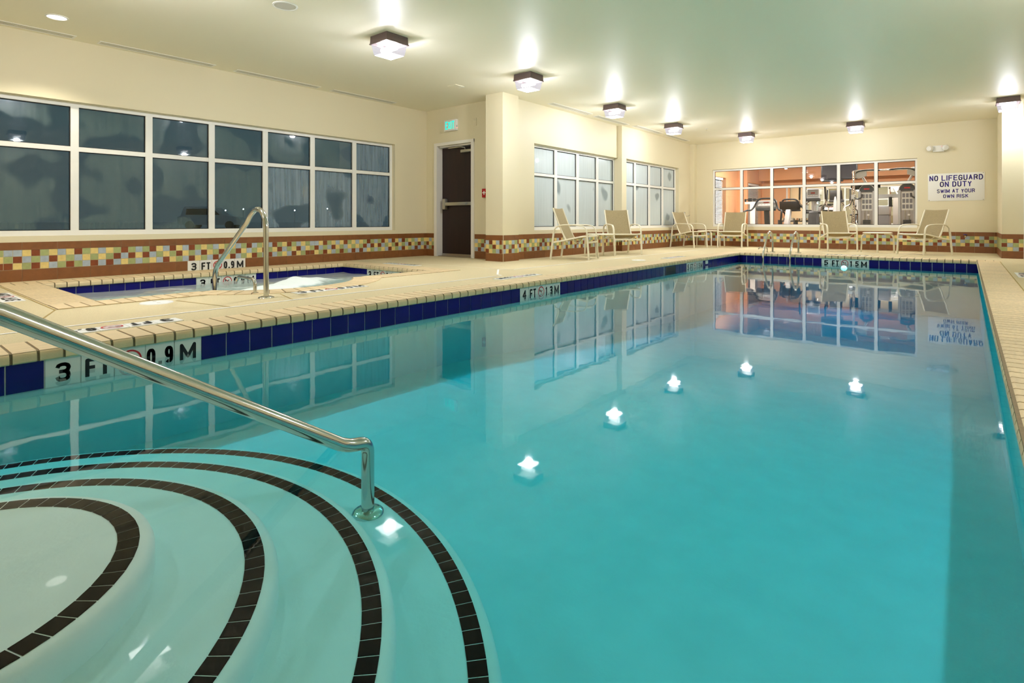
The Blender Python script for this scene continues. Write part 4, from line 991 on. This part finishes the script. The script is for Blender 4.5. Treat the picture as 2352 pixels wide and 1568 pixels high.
# cable machine: two towers with weight stacks joined by a pull-up bar
t = thing('cable_machine', 'grey twin tower cable machine with chrome pull-up bar', 'exercise machine', (-1.55, 16.4, 0))
for s, x in ((-1, -.39), (1, .44)):
    def tw(bm):
        pr = [(x-.175, 0), (x+.175, 0), (x+.175, 1.40)]+[(x+.175*math.cos(q*PI/10), 1.42+.17*math.sin(q*PI/10)) for q in range(0, 11)]+[(x-.175, 1.40)]
        prism(bm, pr, 'y', 0, .12)
    w_ = part('tower', 'tower_grey', t, tw)
    part('tower_cap', 'dark_plastic', w_, lambda bm: prism(bm, [(x+.155*math.cos(q*PI/10), 1.43+.15*math.sin(q*PI/10)) for q in range(0, 11)]+[(x-.155, 1.40), (x+.155, 1.40)], 'y', -.02, 0))
    part('cap_badge', 'red_print', w_, lambda bm: box(bm, x-.06, x+.06, -.024, -.02, 1.455, 1.49))
    part('side_post', 'silver_paint', w_, lambda bm: (box(bm, x-.18, x-.13, -.03, .0, 0, 1.42), box(bm, x+.13, x+.18, -.03, .0, 0, 1.42)))
    pl = part('exercise_chart', 'placard', w_, lambda bm: box(bm, x-.11, x+.12, -.008, 0, .93, 1.37))
    for i in range(3):
        for j in range(3): part('picture', 'placard_ink', pl, lambda bm: box(bm, x-.095+i*.072, x-.04+i*.072, -.0095, -.008, .97+j*.135, 1.07+j*.135))
    part('weight_stack', 'dark_plastic', w_, lambda bm: [box(bm, x-.08, x+.08, -.03, -.002, .30+k*.05, .345+k*.05) for k in range(8)])
    part('guide_rod', 'chrome', w_, lambda bm: [tube(bm, [(x+q, -.015, .2), (x+q, -.015, .93)], .008, 6) for q in (-.04, .04)])
    part('label_plate', 'white_plastic', w_, lambda bm: box(bm, x+.01, x+.06, -.034, -.03, .80, .84))
    part('upper_arm', 'silver_paint', t, lambda bm: tube(bm, [(x+s*-.02, .06, 1.55), (x+s*.16, .02, 1.90)], .03, 8), True)
    part('head_plate', 'silver_paint', t, lambda bm: (prism(bm, [(x-s*.0, 1.80), (x-s*.0, 1.92), (x+s*.10, 1.96), (x+s*.26, 1.96), (x+s*.26, 1.76), (x+s*.16, 1.74)], 'y', -.03, .03), bev(bm, .008)))
    pu = part('pulley', 'chrome', t, lambda bm: tube(bm, [(x+s*.27, -.06, 1.90), (x+s*.27, -.03, 1.90)], .045, 16), True)
    part('cable_column', 'chrome', t, lambda bm: tube(bm, [(x+s*.27, -.1, 0), (x+s*.27, -.1, 1.93)], .028, 10), True)
    part('column_holes', 'black_plastic', t, lambda bm: [tube(bm, [(x+s*.27, -.132, .3+k*.06), (x+s*.27, -.125, .3+k*.06)], .011, 8) for k in range(26)])
    part('carriage', 'satin_metal', t, lambda bm: (box(bm, x+s*.27-.05, x+s*.27+.05, -.16, -.05, 1.20, 1.34), bev(bm, .012)))
    part('swivel_arm', 'dark_plastic', t, lambda bm: tube(bm, smooth_path([(x+s*.26, -.14, 1.27), (x+s*.18, -.16, 1.22), (x+s*.10, -.15, 1.26), (x+s*.08, -.14, 1.34)], 5), .018, 8), True)
    part('handle_strap', 'black_plastic', t, lambda bm: tube(bm, [(x+s*.29, -.17, 1.22), (x+s*.33, -.17, 1.07), (x+s*.25, -.17, 1.07), (x+s*.29, -.17, 1.22)], .010, 6))
part('pullup_bar', 'chrome', t, lambda bm: tube(bm, [(-.62, 0, 1.93), (.66, 0, 1.93)], .021, 12), True)
for s, x in ((-1, -.45), (1, .42)): part('bar_grip', 'dark_plastic', t, lambda bm: tube(bm, smooth_path([(x+s*.22, -.02, 1.86), (x+s*.08, -.06, 1.93), (x-s*.14, -.05, 1.945), (x-s*.34, -.01, 1.93)], 5), .018, 8), True)
part('cross_beam', 'silver_paint', t, lambda bm: box(bm, -.2, .27, .06, .12, 1.24, 1.33)); part('knee_pad', 'black_plastic', t, lambda bm: (tube(bm, [(.10, .03, 1.02), (.10, .03, 1.26)], .035, 10),), True)
t = thing('waste_bin', 'grey waste bin with a domed lid between the machine towers', 'bin', (-1.63, 17.0, 0)); bpart('body', 'grey_plastic', t, (-.12, .12, -.12, .12, 0, .82), .02); bpart('lid', 'silver_paint', t, (-.13, .13, -.13, .13, .82, 1.06), .03)
t = thing('dumbbell_rack', 'small dark rack with chrome dumbbells behind the treadmills', 'rack', (-4.5, 19.6, 0)); part('stand', 'dark_plastic', t, lambda bm: [box(bm, *b) for b in ((-.25, -.21, -.2, .2, 0, .7), (.21, .25, -.2, .2, 0, .7), (-.25, .25, -.18, .18, .3, .34), (-.25, .25, -.18, .18, .64, .68))])
for k in range(3):
    for z in (.385, .725): part('dumbbell', 'chrome', t, lambda bm: (tube(bm, [(-.15+k*.15, -.14, z), (-.15+k*.15, -.06, z)], .045, 10), tube(bm, [(-.15+k*.15, .06, z), (-.15+k*.15, .14, z)], .045, 10), tube(bm, [(-.15+k*.15, -.1, z), (-.15+k*.15, .1, z)], .015, 8)), True)

# ------------------------------------------------------------------ outdoors at dusk
bm = bmesh.new()
for b in ((-320, XL-.2, -200, 7.3), (-320, X2-.3, 7.3, 320)): bm.faces.new([bm.verts.new(p) for p in ((b[0], b[2], -.02), (b[1], b[2], -.02), (b[1], b[3], -.02), (b[0], b[3], -.02))])
tag(obj('ground', bm, 'snow'), 'snow covered ground outside the windows', 'ground', kind='structure')
t = thing('parked_car', 'snow dusted parked car out in the dark lot', 'car', (-47.4, 19.2, 0), math.radians(52))
body = [(-2.3, .35), (-2.35, .95), (-2.1, 1.1), (-1.9, 1.72), (.35, 1.75), (1.05, 1.12), (2.1, .98), (2.3, .75), (2.3, .35)]
part('body', 'car_paint', t, lambda bm: prism(bm, body, 'y', -.9, .9)); part('side_glass', 'car_glass', t, lambda bm: [prism(bm, [(-1.75, 1.15), (-1.68, 1.62), (.25, 1.65), (.75, 1.15)], 'y', y, y+.02) for y in (-.92, .90)])
part('roof_snow', 'snow', t, lambda bm: (box(bm, -1.85, .3, -.85, .85, 1.73, 1.82), bev(bm, .03)))
for x in (-1.45, 1.45):
    for y in (-.85, .85): part('wheel', 'rubber', t, lambda bm: tube(bm, [(x, y-.1, .33), (x, y+.1, .33)], .33, 18))
for i, (px, py, d, lb) in enumerate(((518, 483, 150, 'first of four distant street lights from the left'), (559, 480, 170, 'second of four distant street lights from the left'), (677, 483, 160, 'third of four distant street lights from the left'), (752, 479, 170, 'rightmost distant street light'))):
    u = (px-1176)/1266.5; s_, c_ = math.sin(math.radians(39.5)), math.cos(math.radians(39.5)); x = d*(-s_+u*c_); y = d*(c_+u*s_); z = .67+(507-py)/1266.5*d
    t = thing('street_light', lb, 'street light', (x, y, 0), group='distant street lights')
    part('pole', 'pole_grey', t, lambda bm: tube(bm, [(0, 0, 0), (0, 0, z)], .06, 8)); part('lamp_head', 'street_glow', t, lambda bm: bmesh.ops.create_icosphere(bm, subdivisions=1, radius=.16, matrix=Matrix.Translation((0, 0, z))))
